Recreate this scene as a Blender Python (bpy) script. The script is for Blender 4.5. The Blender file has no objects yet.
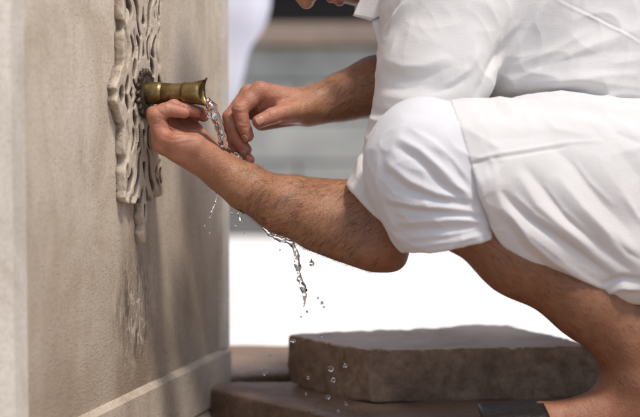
import bpy, bmesh, math, random
import numpy as np
import openvdb as vdb
from mathutils import Vector, Matrix

random.seed(7)
rng = np.random.default_rng(7)
SC = bpy.context.scene
COL = SC.collection
f32 = np.float32

# ------------------------------------------------------------------ camera
CAMZ = 0.60
F = 1813.0                      # focal length in photo pixels (640 wide)
PITCH = math.radians(4.4)
cp, sp = math.cos(PITCH), math.sin(PITCH)

def P(px, py, Y):
    """photo direction -> world point at distance Y in front of the camera"""
    u, v = (px - 320.0) / F, (208.5 - py) / F
    d = np.array([u, cp + v * sp, -sp + v * cp])
    return d * (Y / d[1]) + np.array([0, 0, CAMZ])

def proj(V):
    q = V - np.array([0, 0, CAMZ])
    a = q[:, 1] * cp - q[:, 2] * sp
    b = q[:, 1] * sp + q[:, 2] * cp
    return 320 + F * q[:, 0] / a, 208.5 - F * b / a

# ------------------------------------------------------------------ noise
_perm = rng.permutation(256).astype(np.int64)
_perm = np.concatenate([_perm, _perm, _perm])
_g = rng.normal(size=(256, 3)); _g /= np.linalg.norm(_g, axis=1)[:, None]

def perlin(p):
    p = np.asarray(p, dtype=np.float64)
    i = np.floor(p).astype(np.int64); f = p - i
    w = f * f * f * (f * (f * 6 - 15) + 10)
    i &= 255
    out = 0
    for dx in (0, 1):
        wx = w[:, 0] if dx else 1 - w[:, 0]
        for dy in (0, 1):
            wy = w[:, 1] if dy else 1 - w[:, 1]
            for dz in (0, 1):
                wz = w[:, 2] if dz else 1 - w[:, 2]
                h = _perm[_perm[_perm[(i[:, 0] + dx) & 255] + ((i[:, 1] + dy) & 255)] + ((i[:, 2] + dz) & 255)]
                g = _g[h]
                out = out + wx * wy * wz * ((f[:, 0] - dx) * g[:, 0] + (f[:, 1] - dy) * g[:, 1] + (f[:, 2] - dz) * g[:, 2])
    return out

def fbm(p, o=3):
    p = np.asarray(p, dtype=np.float64)
    s, a = 0, 1.0
    for k in range(o):
        s = s + a * perlin(p * (2.03 ** k) + 17.3 * k); a *= 0.5
    return s

def sstep(a, b, x):
    t = np.clip((x - a) / (b - a), 0, 1)
    return t * t * (3 - 2 * t)

# ------------------------------------------------------------------ distance fields
def smin(a, b, k):
    h = np.maximum(k - np.abs(a - b), 0) / k
    return np.minimum(a, b) - h * h * k * 0.25

def smax(a, b, k):
    return -smin(-a, -b, k)

def cap(p, a, b, ra, rb):
    a = np.asarray(a, f32); b = np.asarray(b, f32)
    ab = b - a
    q = p - a
    t = np.clip((q @ ab) / max(float(ab @ ab), 1e-12), 0, 1)
    d = q - t[:, None] * ab
    return np.sqrt(np.einsum('ij,ij->i', d, d)) - (ra + (rb - ra) * t)

def chain(p, pts, rs, k=0.004):
    d = None
    for i in range(len(pts) - 1):
        c = cap(p, pts[i], pts[i + 1], rs[i], rs[i + 1])
        d = c if d is None else smin(d, c, k)
    return d

def ell(p, c, r, R=None):
    q = p - np.asarray(c, f32)
    if R is not None: q = q @ np.asarray(R, f32)
    r = np.asarray(r, f32)
    k0 = np.linalg.norm(q / r, axis=1); k1 = np.linalg.norm(q / (r * r), axis=1)
    return k0 * (k0 - 1) / np.maximum(k1, 1e-9)

def mesh_sdf(f, lo, hi, h, slack=1.6):
    """mesh the zero surface of f inside the box, block by block"""
    lo = np.asarray(lo, float); hi = np.asarray(hi, float)
    B = 10
    n = np.ceil((hi - lo) / (h * B)).astype(int)
    gi = np.stack(np.meshgrid(*[np.arange(k) for k in n], indexing='ij'), -1).reshape(-1, 3)
    cen = (lo + (gi * B + (B - 1) / 2) * h).astype(f32)
    d = np.concatenate([f(cen[i:i + 200000]) for i in range(0, len(cen), 200000)])
    rad = B * h * 0.8661
    near = np.abs(d) < rad * slack + 0.001
    g = vdb.FloatGrid(float(3 * h))
    g.gridClass = vdb.GridClass.LEVEL_SET
    for b in gi[(~near) & (d < 0)]:
        s = b * B
        g.fill(tuple(int(x) for x in s), tuple(int(x) for x in s + B - 1), float(-3 * h), True)
    loc = np.stack(np.meshgrid(*[np.arange(B)] * 3, indexing='ij'), -1).reshape(-1, 3)
    nb = gi[near]
    for i in range(0, len(nb), 300):
        bl = nb[i:i + 300]
        idx = (bl[:, None, :] * B + loc[None]).reshape(-1, 3)
        v = np.clip(f((lo + idx * h).astype(f32)), -3 * h, 3 * h).astype(np.float32).reshape(len(bl), B, B, B)
        for b, a in zip(bl, v):
            g.copyFromArray(np.ascontiguousarray(a), ijk=tuple(int(x) for x in b * B))
    pts, quads = g.convertToQuads(isovalue=0.0)
    pts = lo + np.asarray(pts, float) * h
    quads = np.asarray(quads, int)
    # outward orientation
    a, b, c = pts[quads[:, 0]], pts[quads[:, 1]], pts[quads[:, 2]]
    if len(quads) and np.einsum('ij,ij->i', a, np.cross(b - a, c - a)).sum() < 0 if False else False:
        pass
    m = a.mean(0)
    if len(quads):
        cc = pts[quads[:, 3]]
        vol = (np.einsum('ij,ij->i', a - m, np.cross(b - m, c - m)) + np.einsum('ij,ij->i', a - m, np.cross(c - m, cc - m))).sum()
        if vol < 0: quads = quads[:, ::-1]
    return pts, quads

def normals(V, Q):
    n = np.cross(V[Q[:, 2]] - V[Q[:, 0]], V[Q[:, 3]] - V[Q[:, 1]])
    N = np.zeros_like(V)
    for k in range(4): np.add.at(N, Q[:, k], n)
    return N / np.maximum(np.linalg.norm(N, axis=1), 1e-12)[:, None]

def join(parts):
    V, Q, o = [], [], 0
    for v, q in parts:
        V.append(v); Q.append(q + o); o += len(v)
    return np.concatenate(V), np.concatenate(Q)

# ------------------------------------------------------------------ linking objects
def props(o, label=None, cat=None, group=None, kind=None):
    if label: o['label'] = label
    if cat: o['category'] = cat
    if group: o['group'] = group
    if kind: o['kind'] = kind
    return o

def empty(name, loc, label, cat, group=None):
    o = bpy.data.objects.new(name, None); COL.objects.link(o)
    o.location = tuple(loc); o.empty_display_size = 0.05
    return props(o, label, cat, group)

def link(me, name, mat, parent=None, smooth=True, M=None):
    o = bpy.data.objects.new(name, me); COL.objects.link(o)
    if mat: me.materials.append(mat)
    if smooth: me.polygons.foreach_set('use_smooth', [True] * len(me.polygons))
    if M is not None: o.matrix_world = M
    if parent is not None:
        o.parent = parent
        bpy.context.view_layer.update()
        o.matrix_parent_inverse = parent.matrix_world.inverted()
    return o

def npmesh(name, V, Q, col=None):
    me = bpy.data.meshes.new(name)
    Q = np.asarray(Q); k = Q.shape[1]
    me.vertices.add(len(V)); me.vertices.foreach_set('co', np.asarray(V, f32).ravel())
    me.loops.add(Q.size); me.loops.foreach_set('vertex_index', Q.astype(np.int32).ravel())
    me.polygons.add(len(Q))
    me.polygons.foreach_set('loop_start', np.arange(0, Q.size, k, dtype=np.int32))
    me.polygons.foreach_set('loop_total', np.full(len(Q), k, dtype=np.int32))
    me.update(calc_edges=True); me.validate()
    if col is not None:
        a = me.color_attributes.new('tint', 'FLOAT_COLOR', 'POINT')
        c = np.ones((len(V), 4), f32); c[:, :3] = col
        a.data.foreach_set('color', c.ravel())
    return me

def nobj(name, V, Q, mat, parent=None, col=None, smooth=True):
    return link(npmesh(name, V, Q, col), name, mat, parent, smooth)

def bobj(name, bm, mat, parent=None, smooth=False, M=None, bevel=0, seg=2):
    if bevel:
        bmesh.ops.bevel(bm, geom=[e for e in bm.edges if e.calc_face_angle(0) > 0.4], offset=bevel, segments=seg, affect='EDGES', profile=0.6)
    bmesh.ops.recalc_face_normals(bm, faces=bm.faces)
    me = bpy.data.meshes.new(name); bm.to_mesh(me); bm.free()
    return link(me, name, mat, parent, smooth, M)

def box(bm, lo, hi):
    lo, hi = Vector(lo), Vector(hi)
    r = bmesh.ops.create_cube(bm, size=1)
    for v in r['verts']:
        v.co = Vector([(lo[i] + hi[i]) / 2 + v.co[i] * (hi[i] - lo[i]) for i in range(3)])

def prism(bm, poly, z0, z1, poly1=None):
    poly1 = poly1 or poly
    a = [bm.verts.new((x, y, z0)) for x, y in poly]; b = [bm.verts.new((x, y, z1)) for x, y in poly1]
    n = len(poly)
    for i in range(n): bm.faces.new((a[i], a[(i + 1) % n], b[(i + 1) % n], b[i]))
    bm.faces.new(b); bm.faces.new(a[::-1])

def lathe(bm, prof, seg=48, lobes=0, lobe_amp=0, lobe_at=None):
    """prof: (s along +x, radius)"""
    rows = []
    for j, (s, r) in enumerate(prof):
        row = []
        for i in range(seg):
            t = 2 * math.pi * i / seg
            rr = r
            if lobes and lobe_at[j]: rr = r * (1 + lobe_amp * (abs(math.cos(t * lobes / 2)) - 0.6))
            row.append(bm.verts.new((s, rr * math.cos(t), rr * math.sin(t))))
        rows.append(row)
    for a, b in zip(rows, rows[1:]):
        for i in range(seg): bm.faces.new((a[i], a[(i + 1) % seg], b[(i + 1) % seg], b[i]))
    return rows

# ------------------------------------------------------------------ materials
class NT:
    def __init__(s, name):
        s.m = bpy.data.materials.new(name); s.m.use_nodes = True
        s.t = s.m.node_tree; s.b = s.t.nodes['Principled BSDF']
    def n(s, typ, **k):
        nd = s.t.nodes.new(typ)
        for a, v in k.items():
            if a.startswith('i_'):
                nd.inputs[a[2:].replace('_', ' ')].default_value = v
            else: setattr(nd, a, v)
        return nd
    def l(s, a, b): s.t.links.new(a, b)
    def coord(s, kind='Object', scale=(1, 1, 1), rot=(0, 0, 0)):
        c = s.n('ShaderNodeTexCoord'); m = s.n('ShaderNodeMapping')
        m.inputs['Scale'].default_value = scale; m.inputs['Rotation'].default_value = rot
        s.l(c.outputs[kind], m.inputs[0]); return m.outputs[0]
    def noise(s, co, scale, detail=4, rough=0.55, dist=0):
        nd = s.n('ShaderNodeTexNoise'); nd.inputs['Scale'].default_value = scale
        nd.inputs['Detail'].default_value = detail; nd.inputs['Roughness'].default_value = rough
        nd.inputs['Distortion'].default_value = dist
        s.l(co, nd.inputs['Vector']); return nd.outputs['Fac']
    def voro(s, co, scale, feature='F1'):
        nd = s.n('ShaderNodeTexVoronoi'); nd.feature = feature; nd.inputs['Scale'].default_value = scale
        s.l(co, nd.inputs['Vector']); return nd.outputs['Distance']
    def ramp(s, fac, stops, interp='LINEAR'):
        nd = s.n('ShaderNodeValToRGB'); nd.color_ramp.interpolation = interp
        e = nd.color_ramp.elements
        while len(e) < len(stops): e.new(0.5)
        for k, (p, c) in enumerate(stops):
            e[k].position = p
            e[k].color = (c, c, c, 1) if isinstance(c, (int, float)) else (*c, 1)
        s.l(fac, nd.inputs[0]); return nd.outputs[0]
    def mix(s, fac, a, b, mode='MIX'):
        nd = s.n('ShaderNodeMix'); nd.data_type = 'RGBA'; nd.blend_type = mode
        for v, i in ((fac, 0), (a, 6), (b, 7)):
            if isinstance(v, (int, float)): nd.inputs[i].default_value = v if i == 0 else (v, v, v, 1)
            elif isinstance(v, tuple): nd.inputs[i].default_value = (*v, 1)
            else: s.l(v, nd.inputs[i])
        return nd.outputs[2]
    def math(s, op, a, b=0.0):
        nd = s.n('ShaderNodeMath'); nd.operation = op
        for v, i in ((a, 0), (b, 1)):
            if isinstance(v, (int, float)): nd.inputs[i].default_value = v
            else: s.l(v, nd.inputs[i])
        return nd.outputs[0]
    def sep(s, co):
        nd = s.n('ShaderNodeSeparateXYZ'); s.l(co, nd.inputs[0]); return nd.outputs
    def bump(s, h, strength, dist, prev=None):
        nd = s.n('ShaderNodeBump'); nd.inputs['Strength'].default_value = strength; nd.inputs['Distance'].default_value = dist
        s.l(h, nd.inputs['Height'])
        if prev is not None: s.l(prev, nd.inputs['Normal'])
        return nd.outputs[0]
    def out(s, col=None, rough=None, nor=None, **k):
        for v, nm in ((col, 'Base Color'), (rough, 'Roughness')):
            if v is None: continue
            if isinstance(v, (int, float)): s.b.inputs[nm].default_value = v
            elif isinstance(v, tuple): s.b.inputs[nm].default_value = (*v, 1)
            else: s.l(v, s.b.inputs[nm])
        if nor is not None: s.l(nor, s.b.inputs['Normal'])
        for a, v in k.items(): s.b.inputs[a.replace('_', ' ')].default_value = v
        return s.m

def mat_stone(name, c0, c1, c2, carved=False, splash=False):
    s = NT(name)
    co = s.coord()
    streak = s.noise(s.coord(scale=(10, 10, 2.2)), 2.0, 6, 0.65, 0.8)
    pit = s.voro(s.coord(scale=(1, 1, 1.2)), 150)
    pitm = s.math('MULTIPLY', s.ramp(pit, [(0.10, 1), (0.26, 0)]), s.ramp(s.noise(co, 26, 4, 0.7), [(0.46, 0), (0.60, 1)]))
    blot = s.noise(co, 5.0, 6, 0.62, 0.4)
    fine = s.noise(co, 160, 4, 0.7)
    grain = s.noise(co, 520, 3, 0.7)
    col = s.ramp(blot, [(0.30, c0), (0.52, c1), (0.72, c2)])
    col = s.mix(0.22, col, s.ramp(streak, [(0.33, 0.34), (0.55, 0.56), (0.7, 0.66)]), 'OVERLAY')
    col = s.mix(s.ramp(fine, [(0.36, 0.26), (0.56, 0)]), col, tuple(0.5 * x for x in c0))
    col = s.mix(s.ramp(grain, [(0.3, 0.22), (0.5, 0)]), col, tuple(0.6 * x for x in c0))
    big = s.noise(s.coord(scale=(1.3, 1.3, 0.8)), 4.5, 7, 0.68, 0.9)
    col = s.mix(s.ramp(big, [(0.50, 0), (0.68, 0.42)]), col, tuple(0.62 * x * f for x, f in zip(c0, (1.0, 0.88, 0.72))))
    col = s.mix(s.math('MULTIPLY', pitm, 0.45), col, tuple(0.28 * x for x in c0))
    rough = 0.82
    h = s.math('SUBTRACT', s.math('ADD', s.math('MULTIPLY', fine, 0.8), s.math('MULTIPLY', grain, 0.7)), s.math('MULTIPLY', pitm, 1.2))
    if splash:
        X, Yy, Z = s.sep(s.coord())
        # tool marks: horizontal wavy chatter
        wv = s.n('ShaderNodeTexWave', wave_type='BANDS', bands_direction='Z'); wv.inputs['Scale'].default_value = 44
        wv.inputs['Distortion'].default_value = 11; wv.inputs['Detail'].default_value = 3; wv.inputs['Detail Scale'].default_value = 2.5
        s.l(s.coord(scale=(0.7, 1, 1)), wv.inputs['Vector'])
        low = s.ramp(s.math('MULTIPLY', Z, -1), [(0.16, 0.0), (0.42, 1.0)])
        h = s.math('ADD', h, s.math('MULTIPLY', s.math('MULTIPLY', wv.outputs['Fac'], 0.28), low))
        # damp, darker lower half
        damp = s.math('MULTIPLY', s.ramp(s.math('ADD', s.math('MULTIPLY', Z, -1), s.math('MULTIPLY', s.noise(s.coord(scale=(10, 10, 2)), 2, 5), 0.28)), [(0.14, 0), (0.50, 1)]), 0.50)
        col = s.mix(damp, col, (0.19, 0.125, 0.078))
        run = s.math('MULTIPLY', s.ramp(s.math('ABSOLUTE', s.math('ADD', X, s.math('MULTIPLY', s.math('SUBTRACT', s.noise(s.coord(scale=(2, 2, 1)), 7, 5, 0.65), 0.5), 0.22))), [(0.015, 1), (0.085, 0)]),
                     s.ramp(s.math('MULTIPLY', Z, -1), [(0.17, 0), (0.27, 1)]))
        col = s.mix(s.math('MULTIPLY', run, 0.55), col, (0.17, 0.108, 0.065))
        # splash halo round the axis of the spout
        ax = s.math('ABSOLUTE', s.math('ADD', X, s.math('MULTIPLY', s.math('SUBTRACT', s.noise(s.coord(scale=(1, 1, 1)), 14, 4), 0.5), 0.10)))
        zc = s.math('MULTIPLY', s.math('ABSOLUTE', s.math('ADD', Z, 0.298)), 1.9)
        r = s.math('SQRT', s.math('ADD', s.math('POWER', s.math('MULTIPLY', ax, 2.1), 2), s.math('POWER', zc, 2)))
        halo = s.ramp(r, [(0.040, 1), (0.19, 0)])
        crust = s.noise(s.coord(scale=(15, 15, 9)), 3.0, 8, 0.76, 1.6)
        cm = s.math('MULTIPLY', halo, s.ramp(crust, [(0.49, 0), (0.55, 1)]))
        col = s.mix(s.math('MULTIPLY', cm, 0.62), col, (0.74, 0.65, 0.52))
        crack = s.math('MULTIPLY', halo, s.ramp(s.noise(s.coord(scale=(20, 20, 5)), 3, 6, 0.65, 1.2), [(0.425, 1), (0.47, 0)]))
        col = s.mix(s.math('MULTIPLY', crack, 0.85), col, (0.05, 0.033, 0.022))
        h = s.math('ADD', h, s.math('MULTIPLY', cm, 1.6)); h = s.math('SUBTRACT', h, s.math('MULTIPLY', crack, 2.0))
        # drips with bright wet specks
        dr = s.math('MULTIPLY', s.ramp(s.noise(s.coord(scale=(60, 60, 5)), 3, 5, 0.7), [(0.60, 0), (0.66, 1)]),
                    s.ramp(s.math('ABSOLUTE', s.math('SUBTRACT', X, 0.12)), [(0.02, 0.9), (0.24, 0)]))
        dr = s.math('MULTIPLY', dr, s.ramp(s.math('MULTIPLY', Z, -1), [(0.1, 0), (0.2, 1)]))
        col = s.mix(s.math('MULTIPLY', dr, 0.55), col, (0.60, 0.53, 0.44))
        rough = s.math('SUBTRACT', 0.85, s.math('MULTIPLY', s.math('ADD', halo, s.math('MULTIPLY', dr, 0.6)), 0.45))
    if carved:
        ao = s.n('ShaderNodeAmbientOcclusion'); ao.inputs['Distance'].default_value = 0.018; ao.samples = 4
        col = s.mix(s.ramp(ao.outputs['AO'], [(0.42, 0.94), (0.82, 0)]), col, (0.05, 0.033, 0.021))  # shade inside the recesses painted into the colour by occlusion
    nor = s.bump(h, 0.42, 0.0022)
    nor = s.bump(blot, 0.25, 0.012, nor)
    return s.out(col, rough, nor, Specular_IOR_Level=0.3)

M_PANEL = mat_stone('limestone_panel', (0.52, 0.425, 0.325), (0.68, 0.59, 0.475), (0.76, 0.68, 0.575), splash=True)
M_PALE = mat_stone('pale_limestone', (0.54, 0.485, 0.41), (0.68, 0.625, 0.545), (0.75, 0.70, 0.62))
M_BASE = mat_stone('plinth_limestone', (0.42, 0.335, 0.255), (0.57, 0.48, 0.385), (0.68, 0.59, 0.485))
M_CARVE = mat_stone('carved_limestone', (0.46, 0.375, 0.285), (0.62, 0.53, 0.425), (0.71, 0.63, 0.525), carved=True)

def mat_wet(name, c0, c1, wet=0.5, top=None):
    s = NT(name); co = s.coord()
    a = s.noise(co, 9, 7, 0.62, 0.5); b = s.noise(co, 70, 5, 0.7); g = s.noise(co, 300, 3, 0.7)
    col = s.ramp(a, [(0.3, c0), (0.7, c1)])
    col = s.mix(s.ramp(b, [(0.35, 0.55), (0.6, 0)]), col, tuple(x * 0.45 for x in c0))
    col = s.mix(s.ramp(g, [(0.62, 0), (0.75, 0.35)]), col, tuple(min(1, x * 2.2) for x in c1))
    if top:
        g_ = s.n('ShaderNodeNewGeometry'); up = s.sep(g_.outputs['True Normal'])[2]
        col = s.mix(s.math('MULTIPLY', s.ramp(s.math('ADD', up, s.math('MULTIPLY', s.math('SUBTRACT', b, 0.5), 0.5)), [(0.55, 0), (0.9, 1)]), s.ramp(a, [(0.25, 0.55), (0.6, 1)])), col, top)  # upward faces painted lighter, as if catching light
    w = s.ramp(s.noise(co, 6, 4, 0.6), [(0.38, 0.70), (0.60, 0.66 - wet)])
    nor = s.bump(s.math('ADD', b, s.math('MULTIPLY', g, 0.5)), 0.5, 0.003)
    return s.out(col, w, nor)
M_BLOCK = mat_wet('brown_step_stone', (0.20, 0.125, 0.082), (0.44, 0.315, 0.225), 0.25, (0.78, 0.65, 0.545))  # pale top colour stands for plaza light reflected off the shadowed step
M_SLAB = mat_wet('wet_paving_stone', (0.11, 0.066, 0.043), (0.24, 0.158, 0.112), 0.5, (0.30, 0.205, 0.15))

def mat_skin():
    s = NT('skin'); co = s.coord('Object')
    at = s.n('ShaderNodeAttribute', attribute_name='tint')
    a = s.noise(co, 55, 4, 0.6); b = s.noise(co, 240, 3, 0.65)
    col = s.mix(s.ramp(a, [(0.35, 0.38), (0.65, 0)]), at.outputs['Color'], (0.24, 0.072, 0.036))
    col = s.mix(s.ramp(b, [(0.60, 0), (0.75, 0.20)]), col, (0.50, 0.30, 0.19))
    col = s.mix(s.ramp(s.noise(co, 500, 2, 0.6), [(0.33, 0.28), (0.45, 0)]), col, (0.20, 0.08, 0.045))
    v = s.voro(co, 620)
    w = s.noise(co, 900, 3, 0.6)
    cr = s.noise(s.coord('Object', (1, 1, 1)), 130, 5, 0.7, 0.5)
    nor = s.bump(s.math('ADD', s.math('MULTIPLY', v, 0.8), w), 0.45, 0.0007)
    nor = s.bump(cr, 0.65, 0.0018, nor)
    rough = s.ramp(a, [(0.3, 0.30), (0.7, 0.50)])
    s.b.inputs['Subsurface Radius'].default_value = (1.0, 0.35, 0.18)
    return s.out(col, rough, nor, Subsurface_Weight=0.22, Subsurface_Scale=0.006, Specular_IOR_Level=0.42)
M_SKIN = mat_skin()

def mat_cloth(name, c, w=1.0):
    s = NT(name); co = s.coord()
    a = s.noise(co, 14, 4, 0.6)
    col = s.mix(s.ramp(a, [(0.3, 0), (0.8, 0.35)]), c, tuple(x * 0.94 for x in c))
    wr = s.noise(s.coord(scale=(1, 1, 1.3)), 20, 4, 0.5, 0.6)
    wa = s.noise(s.coord(scale=(1, 1, 9)), 95, 3, 0.6); wb = s.noise(s.coord(scale=(9, 9, 1)), 95, 3, 0.6)
    nor = s.bump(s.math('ADD', wa, wb), 0.30, 0.0010)
    nor = s.bump(wr, 0.10 * w, 0.006, nor)
    s.b.inputs['Subsurface Radius'].default_value = (1, 1, 1)
    return s.out(col, 0.88, nor, Sheen_Weight=0.12, Specular_IOR_Level=0.2)
M_SHIRT = mat_cloth('white_cotton', (0.645, 0.63, 0.62))
M_TROUS = mat_cloth('white_trouser_cotton', (0.635, 0.635, 0.655))

def mat_brass():
    s = NT('old_brass'); co = s.coord()
    a = s.noise(co, 60, 6, 0.65, 0.4); b = s.noise(s.coord(scale=(0.4, 1, 1)), 420, 3, 0.7)
    col = s.ramp(a, [(0.28, (0.075, 0.05, 0.020)), (0.48, (0.21, 0.150, 0.062)), (0.72, (0.36, 0.27, 0.125))])
    col = s.mix(s.ramp(b, [(0.55, 0), (0.72, 0.5)]), col, (0.075, 0.042, 0.016))
    r = s.ramp(a, [(0.3, 0.55), (0.7, 0.33)])
    return s.out(col, r, s.bump(s.math('ADD', a, b), 0.3, 0.0008), Metallic=0.92)
M_BRASS = mat_brass()

def mat_simple(name, c, rough=0.6, var=0.3, scale=30, bump=0.2, dist=0.002, **k):
    s = NT(name); co = s.coord(); a = s.noise(co, scale, 5, 0.6, 0.3)
    col = s.ramp(a, [(0.3, tuple(x * (1 - var) for x in c)), (0.7, tuple(min(1, x * (1 + var)) for x in c))])
    return s.out(col, rough, s.bump(a, bump, dist), **k)
M_ROSETTE = mat_simple('dark_bronze', (0.075, 0.055, 0.038), 0.5, 0.55, 120, 0.5, 0.001, Metallic=0.55)
M_BORE = mat_simple('spout_bore_shade', (0.02, 0.015, 0.010), 0.35, 0.3, 80, Metallic=0.4)
M_HAIR = mat_simple('dark_hair', (0.035, 0.02, 0.013), 0.45, 0.3, 200)
M_BEARD = mat_simple('dark_beard', (0.025, 0.015, 0.010), 0.55, 0.4, 500, 0.6, 0.002)
M_NAIL = mat_simple('fingernail', (0.42, 0.205, 0.145), 0.38, 0.10, 200, 0.05, 0.0003)
M_EYE = mat_simple('eye', (0.75, 0.72, 0.68), 0.1, 0.02)
M_LEATHER = mat_simple('black_leather', (0.018, 0.016, 0.016), 0.32, 0.4, 160, 0.35, 0.0015)
M_SOLE = mat_simple('sandal_sole', (0.03, 0.025, 0.022), 0.7, 0.3)
M_BUTTON = mat_simple('pearl_button', (0.72, 0.70, 0.66), 0.25, 0.05)
M_GROUND = mat_simple('bright_plaza', (0.93, 0.92, 0.90), 0.75, 0.03, 1.3, 0.1, 0.01)
M_GRAY = None
def mat_gray():
    s = NT('gray_marble'); co = s.coord()
    a = s.noise(co, 3.0, 6, 0.6, 1.2)
    col = s.ramp(a, [(0.3, (0.19, 0.195, 0.185)), (0.7, (0.34, 0.345, 0.325))])
    return s.out(col, 0.55, s.bump(a, 0.1, 0.01))
M_GRAY = mat_gray()
M_GRAYDK = mat_simple('gray_base_stone', (0.125, 0.122, 0.118), 0.6, 0.2, 5)
M_LEDGE = mat_simple('brown_ledge_stone', (0.22, 0.165, 0.13), 0.6, 0.2, 6)
M_VOID_DARK = mat_simple('void_dark', (0.022, 0.013, 0.010), 0.6, 0.4, 12)  # near-black colour stands for the shaded void above the ledge
M_DARKRED = mat_simple('dark_maroon_cloth', (0.045, 0.014, 0.014), 0.85, 0.3, 12)
M_ROBE = mat_cloth('lavender_white_robe', (0.70, 0.70, 0.80))
def mat_water():
    s = NT('clear_water')
    co = s.coord(); n = s.noise(co, 120, 2, 0.5)
    return s.out((0.985, 0.99, 1.0), 0.0, s.bump(n, 0.08, 0.001), Transmission_Weight=1.0, IOR=1.33)
M_WATER = mat_water()
def mat_bead():
    s = NT('water_film_bead'); t = s.n('ShaderNodeBsdfTransparent'); g = s.n('ShaderNodeBsdfGlossy'); g.inputs['Roughness'].default_value = 0.03
    f = s.n('ShaderNodeLayerWeight'); f.inputs['Blend'].default_value = 0.5; m = s.n('ShaderNodeMixShader')
    fac = s.math('ADD', 0.05, s.math('MULTIPLY', s.math('POWER', f.outputs['Facing'], 4.0), 0.5))
    s.l(fac, m.inputs[0]); s.l(t.outputs[0], m.inputs[1]); s.l(g.outputs[0], m.inputs[2])
    s.l(m.outputs[0], s.t.nodes['Material Output'].inputs['Surface']); return s.m
M_BEAD = mat_bead()

# ------------------------------------------------------------------ the fountain pillar
ALPHA = math.radians(15)
P0 = P(139, 93, 2.45)                                  # where the spout leaves the wall
tdir = np.array([math.sin(ALPHA), math.cos(ALPHA), 0])  # along the wall, away from the camera
ndir = np.array([math.cos(ALPHA), -math.sin(ALPHA), 0]) # out of the wall
WM = Matrix(((tdir[0], -ndir[0], 0, P0[0]), (tdir[1], -ndir[1], 0, P0[1]), (0, 0, 1, P0[2]), (0, 0, 0, 1)))
# local frame of the wall: x along t, y INTO the wall, z up
def W(t, n, z): return P0 + t * tdir + n * ndir + np.array([0, 0, z])

fountain = empty('stone_fountain', (P0[0] - 0.9 * ndir[0], P0[1] - 0.9 * ndir[1], 0),
                 'weathered beige stone fountain pillar with carved medallion and brass spout', 'fountain')
TL, TR = -0.407, 0.394
side = TR - TL
apo = side / 2 * (1 + math.sqrt(2))
cx0 = (TL + TR) / 2
def octa(off):
    R = (apo + off) / math.cos(math.pi / 8)
    return [(cx0 + R * math.sin(math.pi / 8 + k * math.pi / 4), apo - R * math.cos(math.pi / 8 + k * math.pi / 4)) for k in range(8)]
z_floor = -P0[2]
z_ledge = P(228, 350, 2.80)[2] - P0[2]
z_low = P(217, 402, 2.79)[2] - P0[2]
# body
bm = bmesh.new(); prism(bm, octa(-0.006), z_ledge + 0.002, 1.75)
bmesh.ops.subdivide_edges(bm, edges=bm.edges[:], cuts=1)
bobj('panel', bm, M_PANEL, fountain, M=WM)
# corner strips
for k in range(8):
    a = math.pi / 8 + k * math.pi / 4
    o_, i_ = octa(0.0), octa(-0.03)
    p0 = Vector(o_[k]); pa = Vector(o_[k - 1]); pb = Vector(o_[(k + 1) % 8]); q = Vector(i_[k])
    wa = 0.036
    A = p0 + (pa - p0).normalized() * wa; Bv = p0 + (pb - p0).normalized() * wa
    bm = bmesh.new()
    prism(bm, [tuple(p0), tuple(Bv), tuple(q + (Bv - p0) * 0.9), tuple(q), tuple(q + (A - p0) * 0.9), tuple(A)], z_ledge + 0.003, 1.75)
    bobj('corner_strip', bm, M_PALE, fountain, M=WM, bevel=0.003)
# plinth courses
bm = bmesh.new()
prism(bm, octa(0.0026), z_low + 0.003, z_ledge - 0.006)
prism(bm, octa(0.0022), z_ledge - 0.0061, z_ledge + 0.0015, octa(-0.003))
bobj('plinth', bm, M_BASE, fountain, M=WM)
bm = bmesh.new()
prism(bm, octa(0.010), z_floor, z_low - 0.02)
prism(bm, octa(0.0095), z_low - 0.0202, z_low - 0.001, octa(-0.002))
bobj('base_course', bm, M_BASE, fountain, M=WM)
bm = bmesh.new()
prism(bm, octa(0.05), 1.752, 1.83, octa(0.07)); prism(bm, octa(0.03), 1.832, 1.95)
bobj('cornice', bm, M_PALE, fountain, M=WM)

# carved medallion (raised 1 cm, holes cut through)
half = [(0.0, 0.206), (0.004, 0.198), (0.008, 0.189), (0.003, 0.181), (0.008, 0.173), (0.013, 0.164), (0.007, 0.154), (0.020, 0.143), (0.032, 0.139), (0.045, 0.150), (0.060, 0.140), (0.070, 0.146),
        (0.092, 0.141), (0.091, 0.120), (0.094, 0.098), (0.084, 0.092), (0.084, 0.084), (0.094, 0.078), (0.093, 0.055), (0.091, 0.040), (0.104, 0.034), (0.114, 0.020), (0.130, 0.010), (0.122, 0.0)]
outl = half + [(x, -z) for x, z in half[::-1][1:]]
outl = outl + [(-x, z) for x, z in outl[::-1][1:-1]]
def chaikin(pl):
    o = []
    for i in range(len(pl)):
        a, b = pl[i], pl[(i + 1) % len(pl)]
        o += [(a[0] * .78 + b[0] * .22, a[1] * .78 + b[1] * .22), (a[0] * .22 + b[0] * .78, a[1] * .22 + b[1] * .78)]
    return o
outl = chaikin(outl)
def poly_sdf(x, z, poly):
    d = np.full(x.shape, 1e9); s = np.ones(x.shape)
    n = len(poly)
    for i in range(n):
        ax, az = poly[i]; bx, bz = poly[i - 1]
        ex, ez = bx - ax, bz - az
        wx, wz = x - ax, z - az
        t = np.clip((wx * ex + wz * ez) / (ex * ex + ez * ez + 1e-15), 0, 1)
        d = np.minimum(d, (wx - ex * t) ** 2 + (wz - ez * t) ** 2)
        c1, c2, c3 = z >= az, z < bz, ex * wz > ez * wx
        s = np.where((c1 & c2 & c3) | (~c1 & ~c2 & ~c3), -s, s)
    return s * np.sqrt(d)
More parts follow.
